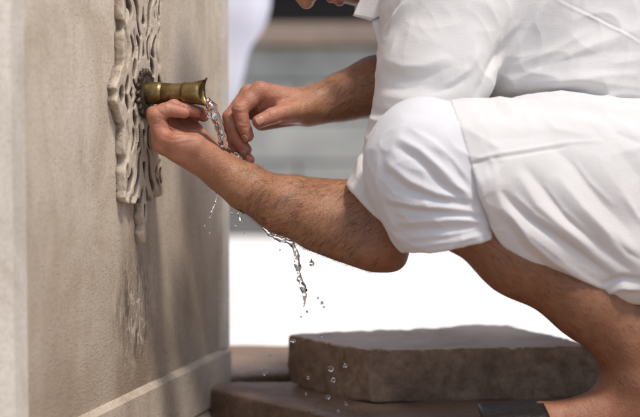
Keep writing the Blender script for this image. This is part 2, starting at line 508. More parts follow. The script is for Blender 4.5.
def tear(x, z, a, b, ra, rb):
    ax, az = a; bx, bz = b
    ex, ez = bx - ax, bz - az
    t = np.clip(((x - ax) * ex + (z - az) * ez) / (ex * ex + ez * ez), 0, 1)
    return np.hypot(x - ax - ex * t, z - az - ez * t) - (ra + (rb - ra) * t)
HOLES = [ ((0.050, 0.012), (0.044, 0.006), 0.004, 0.003), ((0.086, 0.110), (0.086, 0.126), 0.0032, 0.0032),
         ((0.014, 0.082), (0.040, 0.124), 0.004, 0.010), ((0.0, 0.100), (0.0, 0.112), 0.007, 0.0035), ((0.060, 0.104), (0.072, 0.128), 0.004, 0.007),
         ((0.022, 0.048), (0.024, 0.072), 0.0035, 0.0068), ((0.050, 0.050), (0.058, 0.074), 0.0070, 0.0035), ((0.0, 0.056), (0.0, 0.066), 0.0065, 0.003),
         ((0.046, 0.022), (0.036, 0.036), 0.005, 0.009), ((0.088, 0.008), (0.074, 0.024), 0.006, 0.004), ((0.064, 0.0), (0.067, 0.0), 0.007, 0.005),
         ((0.112, 0.0), (0.104, 0.0), 0.006, 0.008), ((0.0, 0.156), (0.0, 0.166), 0.005, 0.003), ((0.008, 0.132), (0.012, 0.146), 0.003, 0.005)]
GROOVES = [((0.072, 0.045), (0.074, 0.086), 0.003, 0.003), ((0.037, 0.046), (0.038, 0.076), 0.0025, 0.0025), ((0.076, 0.103), (0.076, 0.138), 0.003, 0.003), ((0.040, 0.132), (0.060, 0.146), 0.003, 0.003)]
def f_carve(p):
    sx = 1.26; x = np.abs(p[:, 0]).astype(float) * sx; z = np.abs(p[:, 2]).astype(float); y = p[:, 1].astype(float)
    er = fbm(p * 70, 3) * 0.0018
    d2 = 0.86 * poly_sdf(p[:, 0].astype(float) * sx, p[:, 2].astype(float), outl) + er
    x0_, z0_ = x, z
    x = x0_ + 0.0050 * np.sin(z0_ * 120 + 0.6) * np.minimum(1, x0_ / 0.02); z = z0_ + 0.0040 * np.sin(x0_ * 105)
    hole = np.full(x.shape, 1e9)
    for a, b, ra, rb in HOLES: hole = np.minimum(hole, tear(x, z, a, b, ra, rb))
    gr = np.full(x.shape, 1e9)
    for a, b, ra, rb in GROOVES: gr = np.minimum(gr, tear(x, z, a, b, ra, rb))
    d2 = smax(d2, -(hole + er * 0.6), 0.002)
    top = -y - 0.0075 + 0.004 * np.exp(-np.maximum(gr, 0) / 0.0022) + er * 0.5
    return smax(smax(d2, top, 0.0018), y - 0.008, 0.001).astype(f32)
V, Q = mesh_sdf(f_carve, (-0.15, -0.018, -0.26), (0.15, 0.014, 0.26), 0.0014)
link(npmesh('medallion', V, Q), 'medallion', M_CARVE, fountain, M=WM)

# brass spout: local x out of the wall
SM = Matrix(((ndir[0], tdir[0], 0, P0[0]), (ndir[1], tdir[1], 0, P0[1]), (0, 0, 1, P0[2]), (0, 0, 0, 1)))
prof = [(0.000, 0.0150), (0.0125, 0.0150), (0.0190, 0.0152), (0.0300, 0.0150), (0.0330, 0.0146), (0.0338, 0.0130), (0.0352, 0.0130), (0.0360, 0.0138), (0.0500, 0.0130), (0.0622, 0.0131), (0.0630, 0.0131),
        (0.0638, 0.0146), (0.0660, 0.0152), (0.0720, 0.0149), (0.0800, 0.0150), (0.0860, 0.0156)]
bm = bmesh.new()
rows = lathe(bm, prof, 56)
seg = 56
# pitcher lip: rim swings out at top and bottom, in at the sides
prev = rows[-1]
for k in range(1, 9):
    u = k / 8
    row = []
    for i in range(seg):
        t = 2 * math.pi * i / seg
        s_, c_ = math.sin(t), math.cos(t)
        reach = 0.0035 + 0.011 * max(0, -s_) ** 2.2 + 0.0075 * max(0, s_) ** 5
        r = 0.0156 + u * u * (0.0006 + 0.0050 * max(0, s_) ** 5 + 0.0036 * max(0, -s_) ** 3)
        row.append(bm.verts.new((0.086 + reach * u, r * c_ * (1 - 0.12 * u), r * s_)))
    for i in range(seg): bm.faces.new((prev[i], prev[(i + 1) % seg], row[(i + 1) % seg], row[i]))
    prev = row
rim = prev
# inside of the lip
for k in range(1, 9):
    u = k / 8
    row = []
    for i in range(seg):
        v = rim[i].co; f_ = 1 - 0.10 - 0.22 * u
        row.append(bm.verts.new((v.x - 0.0002 - u * (v.x - 0.072), v.y * f_, v.z * f_)))
    for i in range(seg): bm.faces.new((prev[i], prev[(i + 1) % seg], row[(i + 1) % seg], row[i]))
    prev = row
bm.faces.new(prev)
bm.faces.new(rows[0])
spout = bobj('spout', bm, M_BRASS, fountain, smooth=True, M=SM)
bm = bmesh.new()
r_ = bmesh.ops.create_circle(bm, cap_ends=True, segments=40, radius=0.0112)
bmesh.ops.rotate(bm, verts=bm.verts, matrix=Matrix.Rotation(math.pi / 2, 3, 'Y'))
bmesh.ops.translate(bm, verts=bm.verts, vec=(0.0735, 0, 0))
bobj('bore_shade_disc', bm, M_BORE, spout, M=SM)  # flat dark disc stands for the shade inside the pipe
bm = bmesh.new()
pr = [(0.000, 0.029), (0.0082, 0.0305), (0.0115, 0.0298), (0.0128, 0.0272), (0.0112, 0.0248), (0.0132, 0.0222), (0.0145, 0.0190), (0.013, 0.0152)]
lathe(bm, pr, 140, 18, 0.26, [0, 1, 1, 1, 0, 0, 0, 0])
bobj('rosette', bm, M_ROSETTE, fountain, smooth=True, M=SM)

# ------------------------------------------------------------------ ground, paving, stone step
zs = P(370, 407, 2.57)[2]                # level of the paving the step stands on
def ring_sdf(p, poly, z0, z1, k=0.008):
    d = np.full(len(p), -1e9, f32)
    n = len(poly)
    for i in range(n):
        a = np.array(poly[i]); b = np.array(poly[(i + 1) % n]); e = b - a; e /= np.linalg.norm(e)
        nn = np.array([e[1], -e[0]])
        d = smax(d, (p[:, 0] - a[0]) * nn[0] + (p[:, 1] - a[1]) * nn[1], k)
    return smax(smax(d, p[:, 2] - z1, k), z0 - p[:, 2], 0.002)
hT = 0.405
def onz(px, py, drop):  # world x,y where the view ray meets the level CAMZ - drop
    d = P(px, py, 1.0) - np.array([0, 0, CAMZ])
    k = -drop / d[2]
    return (d[0] * k, d[1] * k)
A = onz(370, 350, hT); Bq = onz(287, 334, hT); C_ = onz(500, 323, hT); D = onz(603, 345, hT)
def f_block(p):
    bottom = smax(ring_sdf(p, [A, D, C_, Bq], zs - 0.001, CAMZ - hT, 0.006), np.full(len(p), -1e9, f32), 0.01)
    return (bottom + fbm(p * 11, 3) * 0.0035 + np.maximum(fbm(p * 30 + 3, 3), 0) * 0.005 + fbm(p * 70, 2) * 0.0014).astype(f32)
V, Q = mesh_sdf(f_block, (-0.12, 2.45, zs - 0.01), (0.5, 2.98, CAMZ - hT + 0.02), 0.0028)
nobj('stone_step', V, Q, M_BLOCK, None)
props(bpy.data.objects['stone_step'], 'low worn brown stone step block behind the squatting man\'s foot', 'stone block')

drop = CAMZ - zs
e0 = np.array(onz(230, 392, drop)); e1 = np.array(onz(332, 416, drop)); ed = (e1 - e0) / np.linalg.norm(e1 - e0)
far = 3.14
L0 = e0 - ed * 0.10
near_poly = [tuple(e0 + ed * 0.9), (2.2, 1.7), (2.2, 2.776), tuple(e0 - ed * 0.16)]
near_poly = [tuple(e0 - ed * 0.13), tuple(e0 + ed * 0.85), (1.9, (e0 + ed * 0.85)[1]), (1.9, 2.80)]
def f_slab(p):
    return (ring_sdf(p, near_poly, 0.0, zs, 0.012) + fbm(p * 8, 3) * 0.004 + fbm(p * 50, 2) * 0.0012).astype(f32)
V, Q = mesh_sdf(f_slab, (-0.3, 1.75, 0.02), (1.92, 2.84, zs + 0.02), 0.007)
nobj('paving', V, Q, M_SLAB); props(bpy.data.objects['paving'], kind='structure')
far_poly = [(-0.62, 2.60), (-0.20, 2.795), (1.9, 2.815), (1.9, 3.16), (-0.9, 3.13)]
def f_slab2(p):
    return (ring_sdf(p, far_poly, 0.0, zs + 0.004, 0.010) + fbm(p * 6 + 5, 3) * 0.005 + fbm(p * 50, 2) * 0.001).astype(f32)
V, Q = mesh_sdf(f_slab2, (-0.95, 2.5, 0.02), (1.92, 3.2, zs + 0.03), 0.008)
nobj('paving', V, Q, M_SLAB); props(bpy.data.objects['paving.001'], kind='structure')

bm = bmesh.new(); bmesh.ops.create_grid(bm, x_segments=1, y_segments=1, size=150)
g_ = bobj('ground', bm, M_GROUND); props(g_, kind='structure')
bm = bmesh.new(); box(bm, (-2.2, 0.2, 0.003), (2.6, 3.05, 0.006))
g_ = bobj('gutter_floor', bm, M_SLAB); props(g_, kind='structure')

# ------------------------------------------------------------------ background
YB = 6.5
wallE = empty('stone_wall', (0, YB, 0), 'low gray stone wall with brown ledge across the bright plaza', 'wall')
def zat(py, Y): return P(320, py, Y)[2]
bm = bmesh.new(); box(bm, (-6, YB - 0.03, 0.0), (6, YB + 0.5, zat(202, YB))); bobj('base_course', bm, M_GRAYDK, wallE)
ys = [200, 163, 122, 82, 46]
for j in range(4):
    x = -6 + 0.35 * (j % 2)
    bm = bmesh.new()
    while x < 6:
        w = 0.74; box(bm, (x + 0.004, YB + 0.003 * (j % 2), zat(ys[j], YB) + 0.004), (min(x + w, 6) - 0.004, YB + 0.45, zat(ys[j + 1], YB) - 0.004)); x += w
    o = bobj('block_course', bm, M_GRAY, wallE, bevel=0.006)
bm = bmesh.new(); box(bm, (-6, YB + 0.02, 0.05), (6, YB + 0.44, zat(47, YB))); bobj('mortar_core', bm, M_GRAYDK, wallE)
bm = bmesh.new(); box(bm, (-6, YB - 0.06, zat(45, YB)), (6, YB + 0.52, zat(23, YB))); bobj('ledge', bm, M_LEDGE, wallE, bevel=0.012)
# added screen, coloured near black for the dark void behind the ledge
scr = empty('void_screen', (0, 8.0, 0), 'added near-black timber screen standing for the dark void above the brown wall ledge', 'screen')
bm = bmesh.new(); box(bm, (-6, 8.02, 0), (6, 8.07, 3.2)); bobj('boarding', bm, M_VOID_DARK, scr)
for i in range(16):
    x = -6 + i * 0.8
    bm = bmesh.new(); box(bm, (x - 0.05, 7.95, 0), (x + 0.05, 8.018, 3.2)); bobj('post', bm, M_VOID_DARK, scr)
for z in (0.95, 2.0, 3.1):
    bm = bmesh.new(); box(bm, (-6, 7.955, z), (6, 8.016, z + 0.09)); bobj('rail', bm, M_VOID_DARK, scr)

# robed figure seated beyond the pillar
def robed():
    Y = 4.3
    X0 = P(196, 0, Y)[0]
    E = empty('person', (X0, Y, 0), 'blurred person in a pale lavender white robe sitting behind the stone pillar', 'person')
    O = np.array([X0, Y, 0], f32)
    def body(p):
        q = p - O
        d = chain(q, [np.array(v) for v in ((-0.07, 0, 0.60), (-0.02, 0, 0.80), (-0.05, 0, 1.02))], (0.095, 0.11, 0.12), 0.06)
        d = smin(d, cap(q, (-0.05, -0.16, 1.06), (-0.05, 0.16, 1.06), 0.06, 0.06), 0.05)
        d = smin(d, cap(q, (-0.06, 0, 1.08), (-0.09, 0, 1.20), 0.055, 0.055), 0.03)
        d = smin(d, ell(q, (-0.11, 0.0, 1.30), (0.10, 0.078, 0.12)), 0.03)
        d = smin(d, ell(q, (-0.215, 0, 1.28), (0.022, 0.014, 0.026)), 0.02)
        for s in (-1, 1):
            d = smin(d, chain(q, [np.array(v) for v in ((-0.05, s * 0.18, 1.05), (-0.10, s * 0.21, 0.80), (-0.32, s * 0.15, 0.74))], (0.05, 0.042, 0.028), 0.02), 0.02)
            d = smin(d, ell(q, (-0.36, s * 0.13, 0.71), (0.055, 0.03, 0.02)), 0.02)
            d = smin(d, chain(q, [np.array(v) for v in ((-0.08, s * 0.08, 0.57), (-0.42, s * 0.12, 0.54), (-0.44, s * 0.12, 0.09))], (0.075, 0.06, 0.04), 0.03), 0.03)
            d = smin(d, cap(q, (-0.42, s * 0.12, 0.035), (-0.58, s * 0.13, 0.03), 0.036, 0.028), 0.02)
        return d.astype(f32)
    lo = O + np.array([-0.75, -0.4, -0.01]); hi = O + np.array([0.3, 0.4, 1.5])
    V, Q = mesh_sdf(body, lo, hi, 0.013)
    nobj('body', V, Q, M_SKIN, E, col=np.tile((0.36, 0.19, 0.12), (len(V), 1)))
    def robe(p):
        q = p - O
        d = chain(q, [np.array(v) for v in ((-0.06, 0, 0.62), (0.0, 0, 0.76), (0.0, 0, 0.88), (-0.05, 0, 1.02))], (0.135, 0.155, 0.158, 0.15), 0.05)
        d = smin(d, cap(q, (-0.05, -0.17, 1.06), (-0.05, 0.17, 1.06), 0.08, 0.08), 0.05)
        d = smin(d, chain(q, [np.array(v) for v in ((-0.05, 0, 0.60), (-0.42, 0, 0.56), (-0.44, 0, 0.18))], (0.15, 0.17, 0.20), 0.06), 0.06)
        for s in (-1, 1):
            d = smin(d, chain(q, [np.array(v) for v in ((-0.05, s * 0.19, 1.05), (-0.09, s * 0.22, 0.80), (-0.26, s * 0.17, 0.74))], (0.07, 0.075, 0.075), 0.03), 0.03)
        d = d + 0.012 * np.sin(q[:, 1] * 40 + q[:, 2] * 9 + q[:, 0] * 14)
        return smax(d, 0.08 - q[:, 2], 0.01).astype(f32)
    V, Q = mesh_sdf(robe, lo, hi, 0.011)
    nobj('robe', V, Q, M_ROBE, E)
    def hair(p):
        q = p - O
        d = ell(q, (-0.10, 0.0, 1.315), (0.108, 0.086, 0.122))
        return smax(d, (-q[:, 0] - 0.155 + (1.30 - q[:, 2]) * 0.8), 0.01).astype(f32)
    V, Q = mesh_sdf(hair, O + np.array([-0.3, -0.2, 1.1]), O + np.array([0.1, 0.2, 1.5]), 0.009)
    nobj('hair', V, Q, M_HAIR, E)
    bm = bmesh.new(); xr = P(226, 0, Y)[0]
    prism(bm, [(X0 - 0.24, Y - 0.17), (xr - 0.02, Y - 0.17), (xr - 0.02, Y + 0.17), (X0 - 0.24, Y + 0.17)], 0.0, 0.47)
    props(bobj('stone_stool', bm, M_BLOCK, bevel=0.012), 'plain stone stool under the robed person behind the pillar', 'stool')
robed()

# ------------------------------------------------------------------ the squatting man
man = empty('person', P(640, 430, 2.35) * np.array([1, 1, 0]) + np.array([0, 0, zs]),
            'man in white shirt and trousers squatting to wash his hands at the spout', 'person')
T = lambda L: [P(*a) for a in L]

# -- left (near) hand, palm up under the spout
LW = P(224, 173, 2.432)
LF = {  # finger: mcp, pip, dip, tip
    'index': (T([(164, 143, 2.410), (156, 115, 2.402), (168, 109.5, 2.402), (184, 112.5, 2.404)]), (0.0150, 0.0112, 0.0090, 0.0078)),
    'middle': (T([(164, 135, 2.428), (154, 114, 2.424), (174, 106, 2.424), (196, 112, 2.430)]), (0.0130, 0.0102, 0.0088, 0.0076)),
    'ring': (T([(172, 128, 2.448), (160, 112, 2.446), (180, 107, 2.446), (202, 114, 2.446)]), (0.0125, 0.0100, 0.0086, 0.0074)),
    'little': (T([(182, 123, 2.466), (172, 112, 2.466), (188, 110, 2.464), (204, 117, 2.460)]), (0.0120, 0.0092, 0.0078, 0.0068))}
LT = (T([(214, 160, 2.416), (194, 145, 2.400), (176, 141, 2.396), (164, 137, 2.400)]), (0.0175, 0.0155, 0.0125, 0.0095))
# -- right (far) hand hanging limp over the other wrist
RW = P(309, 106, 2.522)
RF = {
    'index': (T([(260, 91, 2.486), (240, 109, 2.474), (243, 124, 2.474), (248, 136, 2.476)]), (0.0128, 0.0108, 0.0090, 0.0082)),
    'middle': (T([(249, 94, 2.506), (230, 117, 2.494), (236, 137, 2.488), (246, 150, 2.486)]), (0.0125, 0.0104, 0.0090, 0.0080)),
    'ring': (T([(244, 101, 2.526), (228, 126, 2.516), (233, 146, 2.506), (243, 158, 2.502)]), (0.0118, 0.0098, 0.0084, 0.0076)),
    'little': (T([(245, 110, 2.542), (236, 134, 2.534), (240, 150, 2.524), (250, 160, 2.520)]), (0.0108, 0.0088, 0.0076, 0.0068))}
RT = (T([(306, 108, 2.502), (287, 111, 2.482), (272, 116, 2.470), (259, 121.5, 2.464)]), (0.0160, 0.0125, 0.0108, 0.0094))

def finger(p, F_):
    pts, rs = F_
    full, rad = [], []
    for i in range(4):
        full.append(pts[i]); rad.append(rs[i])
        if i < 3:
            full.append(pts[i] * 0.5 + pts[i + 1] * 0.5); rad.append((rs[i] + rs[i + 1]) / 2 * (0.945 if i < 2 else 1.0))
    return chain(p, full, rad, 0.003)

def hand(p, Wp, FS, TH, palm):
    d = None
    for i, (n_, F_) in enumerate(FS.items()):
        c = finger(p, F_); d = c if d is None else smin(d, c, 0.0012)
    pm = None
    mids = list(FS.values())
    for (n_, F_), r in zip(FS.items(), (0.0135, 0.0135, 0.0130, 0.0125)):
        c = cap(p, Wp, F_[0][0], 0.019, F_[1][0] * 1.02)
        pm = c if pm is None else smin(pm, c, 0.012)
    for a, b, ra, rb in palm: pm = smin(pm, cap(p, a, b, ra, rb), 0.012)
    d = smin(d, pm, 0.0045)
    th = chain(p, TH[0], TH[1], 0.004)
    return d, th

elbL = P(377, 238, 2.372)
shL = P(440, 15, 2.40)
elbR = P(452, 66, 2.60)
shR = P(452, -8, 2.68)
def f_larm(p):
    d, th = hand(p, LW, LF, LT, [(P(218, 166, 2.418), P(184, 149, 2.406), 0.0200, 0.0190), (P(220, 164, 2.446), P(188, 128, 2.466), 0.0175, 0.0140), (P(215, 168, 2.432), P(172, 146, 2.434), 0.017, 0.015)])
    d = smin(d, th, 0.0075)
    fa = chain(p, T([(224, 173, 2.432), (246, 187, 2.424), (282, 205, 2.408), (322, 220, 2.392), (350, 230, 2.382), (377, 240, 2.372)]), (0.0230, 0.0280, 0.0345, 0.0390, 0.0392, 0.0365), 0.02)
    fa = smin(fa, chain(p, T([(300, 198, 2.412), (350, 205, 2.40)]), (0.026, 0.034), 0.02), 0.02)
    fa = smin(fa, cap(p, P(393, 257.5, 2.37), P(381, 246, 2.372), 0.0165, 0.027), 0.010)
    fa = smin(fa, cap(p, P(366, 250, 2.345), P(372, 246, 2.35), 0.014, 0.018), 0.02)
    fa = smin(fa, chain(p, [P(377, 238, 2.372), P(392, 190, 2.378), P(415, 110, 2.388), shL], (0.041, 0.043, 0.047, 0.052), 0.02), 0.02)
    d = smin(d, fa, 0.014)
    return d.astype(f32)
def f_rarm(p):
    d, th = hand(p, RW, RF, RT, [(P(302, 110, 2.508), P(284, 114, 2.492), 0.0175, 0.0150), (P(304, 112, 2.53), P(262, 122, 2.534), 0.0170, 0.0125), (P(270, 112, 2.51), P(262, 104, 2.50), 0.012, 0.012)])
    d = smin(d, th, 0.0050)
    fa = chain(p, T([(309, 106, 2.522), (326, 102, 2.532), (346, 96, 2.545), (375, 87, 2.56), (410, 77, 2.58), (452, 66, 2.60)]), (0.0225, 0.0250, 0.0310, 0.0390, 0.0425, 0.040), 0.02)
    fa = smin(fa, chain(p, [elbR, shR], (0.042, 0.052), 0.02), 0.02)
    d = smin(d, fa, 0.014)
    return d.astype(f32)

# -- legs
def f_lleg(p):
    d = chain(p, T([(412, 166, 2.285), (455, 203, 2.295), (520, 254, 2.305), (590, 306, 2.32), (624, 338, 2.33), (634, 374, 2.335)]), (0.052, 0.049, 0.049, 0.041, 0.036, 0.036), 0.03)
    d = smin(d, chain(p, T([(500, 215, 2.335), (580, 270, 2.34), (640, 330, 2.345)]), (0.05, 0.05, 0.03), 0.03), 0.03)
    # foot
    zf = zs + 0.022
    ax = P(634, 376, 2.335)
    heel = np.array([ax[0] + 0.035, ax[1], zf + 0.020])
    ball = np.array([ax[0] - 0.138, ax[1] - 0.010, zf + 0.003])
    d = smin(d, cap(p, ax, heel, 0.036, 0.032), 0.02)
    d = smin(d, cap(p, ax + np.array([-0.004, 0, -0.012]), np.array([ax[0] - 0.060, ax[1] - 0.004, zf + 0.006]), 0.034, 0.022), 0.018)
    d = smin(d, cap(p, np.array([ax[0] - 0.058, ax[1] - 0.004, zf + 0.006]), ball + np.array([0.02, 0, 0.004]), 0.022, 0.018), 0.02)
    d = smin(d, cap(p, heel, ball, 0.028, 0.020), 0.02)
    d = smin(d, cap(p, ball + np.array([0.01, 0.03, 0]), ball + np.array([0.01, -0.03, 0]), 0.019, 0.018), 0.02)
    for k, (dy, ln, r) in enumerate(((0.032, 0.062, 0.0125), (0.012, 0.060, 0.0095), (-0.005, 0.053, 0.009), (-0.021, 0.044, 0.0085), (-0.036, 0.033, 0.008))):
        b0 = ball + np.array([0.0, dy * 0.9, -0.004]); b1 = ball + np.array([-ln, dy, -0.010])
        d = smin(d, cap(p, b0, b1, r * 1.05, r), 0.004)
    return d.astype(f32)
axR = P(742, 348, 2.70)
def f_rleg(p):
    d = chain(p, [P(512, 166, 2.68), P(600, 240, 2.685), P(690, 310, 2.69), axR], (0.056, 0.054, 0.042, 0.034), 0.03)
    zf = zs + 0.022
    heel = np.array([axR[0] + 0.035, axR[1], zf + 0.018]); ball = np.array([axR[0] - 0.125, axR[1], zf + 0.014])
    d = smin(d, cap(p, axR, heel, 0.036, 0.032), 0.02)
    d = smin(d, cap(p, axR, ball, 0.032, 0.020), 0.025)
    d = smin(d, cap(p, ball + np.array([0, 0.03, 0]), ball + np.array([0, -0.03, 0]), 0.018, 0.018), 0.02)
    for dy, ln, r in ((-0.03, 0.058, 0.0125), (-0.01, 0.056, 0.0095), (0.008, 0.05, 0.009), (0.023, 0.042, 0.0085), (0.036, 0.032, 0.008)):
        d = smin(d, cap(p, ball + np.array([0, dy, -0.004]), ball + np.array([-ln, dy, -0.008]), r, r), 0.004)
    return d.astype(f32)

# -- head: local x right, y forward (face), z up
HC = P(319, -81, 2.535)
hz = np.array([-0.906, 0.0, 0.423]); hy = np.array([-0.423, 0.0, -0.906])
hy /= np.linalg.norm(hy); hx = np.cross(hy, hz); hx /= np.linalg.norm(hx); hz = np.cross(hx, hy)
HR = np.stack([hx, hy, hz], 1)
def hl(p): return ((p - HC) @ HR).astype(f32)
def HW(x, y, z): return HC + HR @ np.array([x, y, z])
def f_head(p):
    q = hl(p); ax = np.stack([np.abs(q[:, 0]), q[:, 1], q[:, 2]], 1)
    d = ell(q, (0, -0.012, 0.035), (0.076, 0.097, 0.092))
    d = smin(d, ell(q, (0, 0.022, -0.025), (0.062, 0.072, 0.085)), 0.03)
    d = smin(d, ell(q, (0, 0.055, -0.088), (0.030, 0.030, 0.024)), 0.03)           # chin
    d = smin(d, cap(ax, (0.056, -0.005, -0.055), (0.018, 0.062, -0.090), 0.016, 0.018), 0.02)  # jaw
    d = smin(d, cap(ax, (0.010, 0.086, 0.022), (0.045, 0.072, 0.026), 0.010, 0.010), 0.014)    # brow
    d = smin(d, cap(ax, (0.042, 0.062, -0.020), (0.055, 0.030, -0.012), 0.016, 0.012), 0.02)   # cheek
    d = smax(d, -ell(ax, (0.031, 0.094, 0.000), (0.017, 0.016, 0.011)), 0.010)                 # eye sockets
    d = smin(d, ell(ax, (0.031, 0.073, 0.000), (0.0145, 0.0145, 0.0135)), 0.004)
    d = smin(d, chain(q, [np.array((0, 0.088, 0.015)), np.array((0, 0.102, -0.012)), np.array((0, 0.110, -0.032))], (0.007, 0.009, 0.011), 0.008), 0.010)
    d = smin(d, ell(ax, (0.011, 0.100, -0.036), (0.009, 0.010, 0.008)), 0.006)
    d = smin(d, cap(ax, (0, 0.092, -0.061), (0.020, 0.082, -0.065), 0.0070, 0.0040), 0.005)    # upper lip
    dl = cap(ax, (0, 0.090, -0.0735), (0.018, 0.081, -0.070), 0.0078, 0.0045)
    d = smin(d, dl, 0.003)
    # ears
    d = smin(d, smax(ell(ax, (0.079, -0.018, -0.008), (0.009, 0.020, 0.032)), -ell(ax, (0.088, -0.012, -0.005), (0.007, 0.012, 0.020)), 0.004), 0.008)
    # neck
    d = smin(d, cap(q, (0, -0.035, -0.05), (0, -0.075, -0.165), 0.052, 0.058), 0.03)
    return d.astype(f32)

pel = P(775, 185, 2.53); wai = P(655, 88, 2.53); che = P(535, 8, 2.535); nec = P(440, -55, 2.535)
hipL = P(752, 190, 2.43); hipR = P(775, 185, 2.63)
kneeL = P(428, 165, 2.29); kneeR = P(520, 165, 2.68)
def f_torso(p):
    d = chain(p, [pel, wai, che, P(470, -25, 2.535)], (0.105, 0.10, 0.115, 0.09), 0.05)
    d = smin(d, chain(p, [shL, P(460, -25, 2.535), shR], (0.05, 0.07, 0.05), 0.05), 0.05)
    d = smin(d, cap(p, P(470, -25, 2.535), P(400, -70, 2.535), 0.06, 0.052), 0.03)
    d = smin(d, cap(p, kneeL, hipL, 0.05, 0.075), 0.04)
    d = smin(d, cap(p, kneeR, hipR, 0.05, 0.075), 0.04)
    return d.astype(f32)

cam0 = np.array([0, 0, CAMZ])
def fold(V, N, strokes, facing=True):
    px, py = proj(V)
    D = np.zeros(len(V))
    for pts, amp, w in strokes:
        best = np.full(len(V), 1e9); tt = np.zeros(len(V)); side_ = np.zeros(len(V))
        L = 0; seg_ = []
        for a, b in zip(pts, pts[1:]):
            l_ = math.hypot(b[0] - a[0], b[1] - a[1]); seg_.append((a, b, L, l_)); L += l_
        for a, b, s0, l_ in seg_:
            ex, ey = (b[0] - a[0]) / l_, (b[1] - a[1]) / l_
            t = np.clip((px - a[0]) * ex + (py - a[1]) * ey, 0, l_)
            d = np.hypot(px - a[0] - ex * t, py - a[1] - ey * t)
            m = d < best
            best = np.where(m, d, best); tt = np.where(m, (s0 + t) / L, tt)
        taper = np.sin(np.pi * np.clip(0.06 + 0.88 * tt, 0, 1)) ** 0.6
        x = best / w
        D += amp * taper * (0.65 * np.exp(-x * x) + 0.35 * np.exp(-1.6 * x))
    if facing:
        vd = V - cam0; vd /= np.linalg.norm(vd, axis=1)[:, None]
        D *= sstep(-0.15, 0.25, -(N * vd).sum(1))
    return D

def bbox(pts, m):
    a = np.array(pts); return a.min(0) - m, a.max(0) + m

parts = []
arm_pts = [LW, elbL, shL] + [x for F_ in LF.values() for x in F_[0]]
lo, hi = bbox([LW, elbL, P(395, 190, 2.38)] + [x for F_ in LF.values() for x in F_[0]], 0.07)
vl = mesh_sdf(f_larm, lo, hi, 0.00125)
_v, _q = vl; _n = normals(_v, _q)
CREASE = [([(163, 127), (176, 132), (190, 132), (207, 133)], -0.0022, 1.7), ([(160, 136), (172, 140), (186, 138)], -0.0006, 1.4), ([(170, 146), (184, 143), (196, 142)], -0.0005, 1.3),
          ([(209, 145), (214, 158), (213, 172), (206, 182)], -0.0007, 1.5), ([(214, 147), (219, 160), (217, 174), (211, 184)], -0.0005, 1.3), ([(156, 108), (160, 113), (166, 116)], -0.0008, 1.4), ([(150, 122), (156, 124), (162, 124)], -0.0005, 1.3), ([(168, 104), (170, 109), (170, 114)], -0.0005, 1.2)]
vl = (_v + _n * fold(_v, _n, CREASE)[:, None], _q)
lo, hi = bbox([RW, P(400, 80, 2.58)] + [x for F_ in RF.values() for x in F_[0]], 0.06)
vr = mesh_sdf(f_rarm, lo, hi, 0.00125)
_v, _q = vr; _n = normals(_v, _q)
RC = [([(268, 111), (270, 116), (269, 121)], -0.0006, 1.1), ([(272, 110), (274, 115), (273, 120)], -0.0005, 1.1), ([(239, 122), (244, 124), (249, 123)], -0.0005, 1.1), ([(241, 127), (246, 128), (250, 127)], -0.0005, 1.1),
      ([(233, 106), (238, 108), (244, 107)], -0.0006, 1.3), ([(234, 111), (239, 113), (245, 112)], -0.0005, 1.2), ([(230, 136), (236, 138), (241, 137)], -0.0005, 1.1), ([(226, 117), (230, 119), (235, 118)], -0.0005, 1.1),
      ([(304, 92), (283, 87), (262, 84)], 0.0011, 3.2), ([(306, 97), (286, 96), (268, 97)], 0.0007, 3.0), ([(300, 90), (302, 104), (300, 118)], -0.0006, 1.6), ([(306, 92), (308, 106), (305, 120)], -0.0005, 1.5),
      ([(276, 122), (268, 127), (262, 131)], -0.0007, 1.3), ([(285, 118), (276, 126), (272, 134)], -0.0006, 1.5), ([(366, 76), (340, 84), (318, 96)], 0.0010, 3.0), ([(372, 96), (350, 98), (330, 108)], 0.0008, 2.6), ([(296, 103), (284, 103), (272, 107)], -0.0008, 2.5)]
vr = (_v + _n * fold(_v, _n, RC)[:, None], _q)
lo, hi = bbox([P(412, 166, 2.285), P(634, 376, 2.335), P(480, 437, 2.33), P(690, 437, 2.34)], 0.075); lo[2] = zs - 0.005
vleg = mesh_sdf(f_lleg, lo, hi, 0.0022)
lo, hi = bbox([P(512, 166, 2.68), axR, axR + np.array([-0.2, 0, -0.07]), axR + np.array([0.06, 0, 0])], 0.075); lo[2] = zs - 0.005
vrl = mesh_sdf(f_rleg, lo, hi, 0.005)
lo, hi = bbox([HC], 0.20)
vh = mesh_sdf(f_head, lo - np.array([0.02, 0, 0]), hi + np.array([0.03, 0, 0]), 0.0022)
lo, hi = bbox([pel, nec, shL, shR, kneeL, kneeR, hipL, hipR], 0.16)
vt = mesh_sdf(lambda p: np.minimum(f_torso(p), np.minimum(cap(p, shR, elbR, 0.052, 0.042), cap(p, shL, P(415, 110, 2.388), 0.05, 0.046))), lo, hi, 0.007)

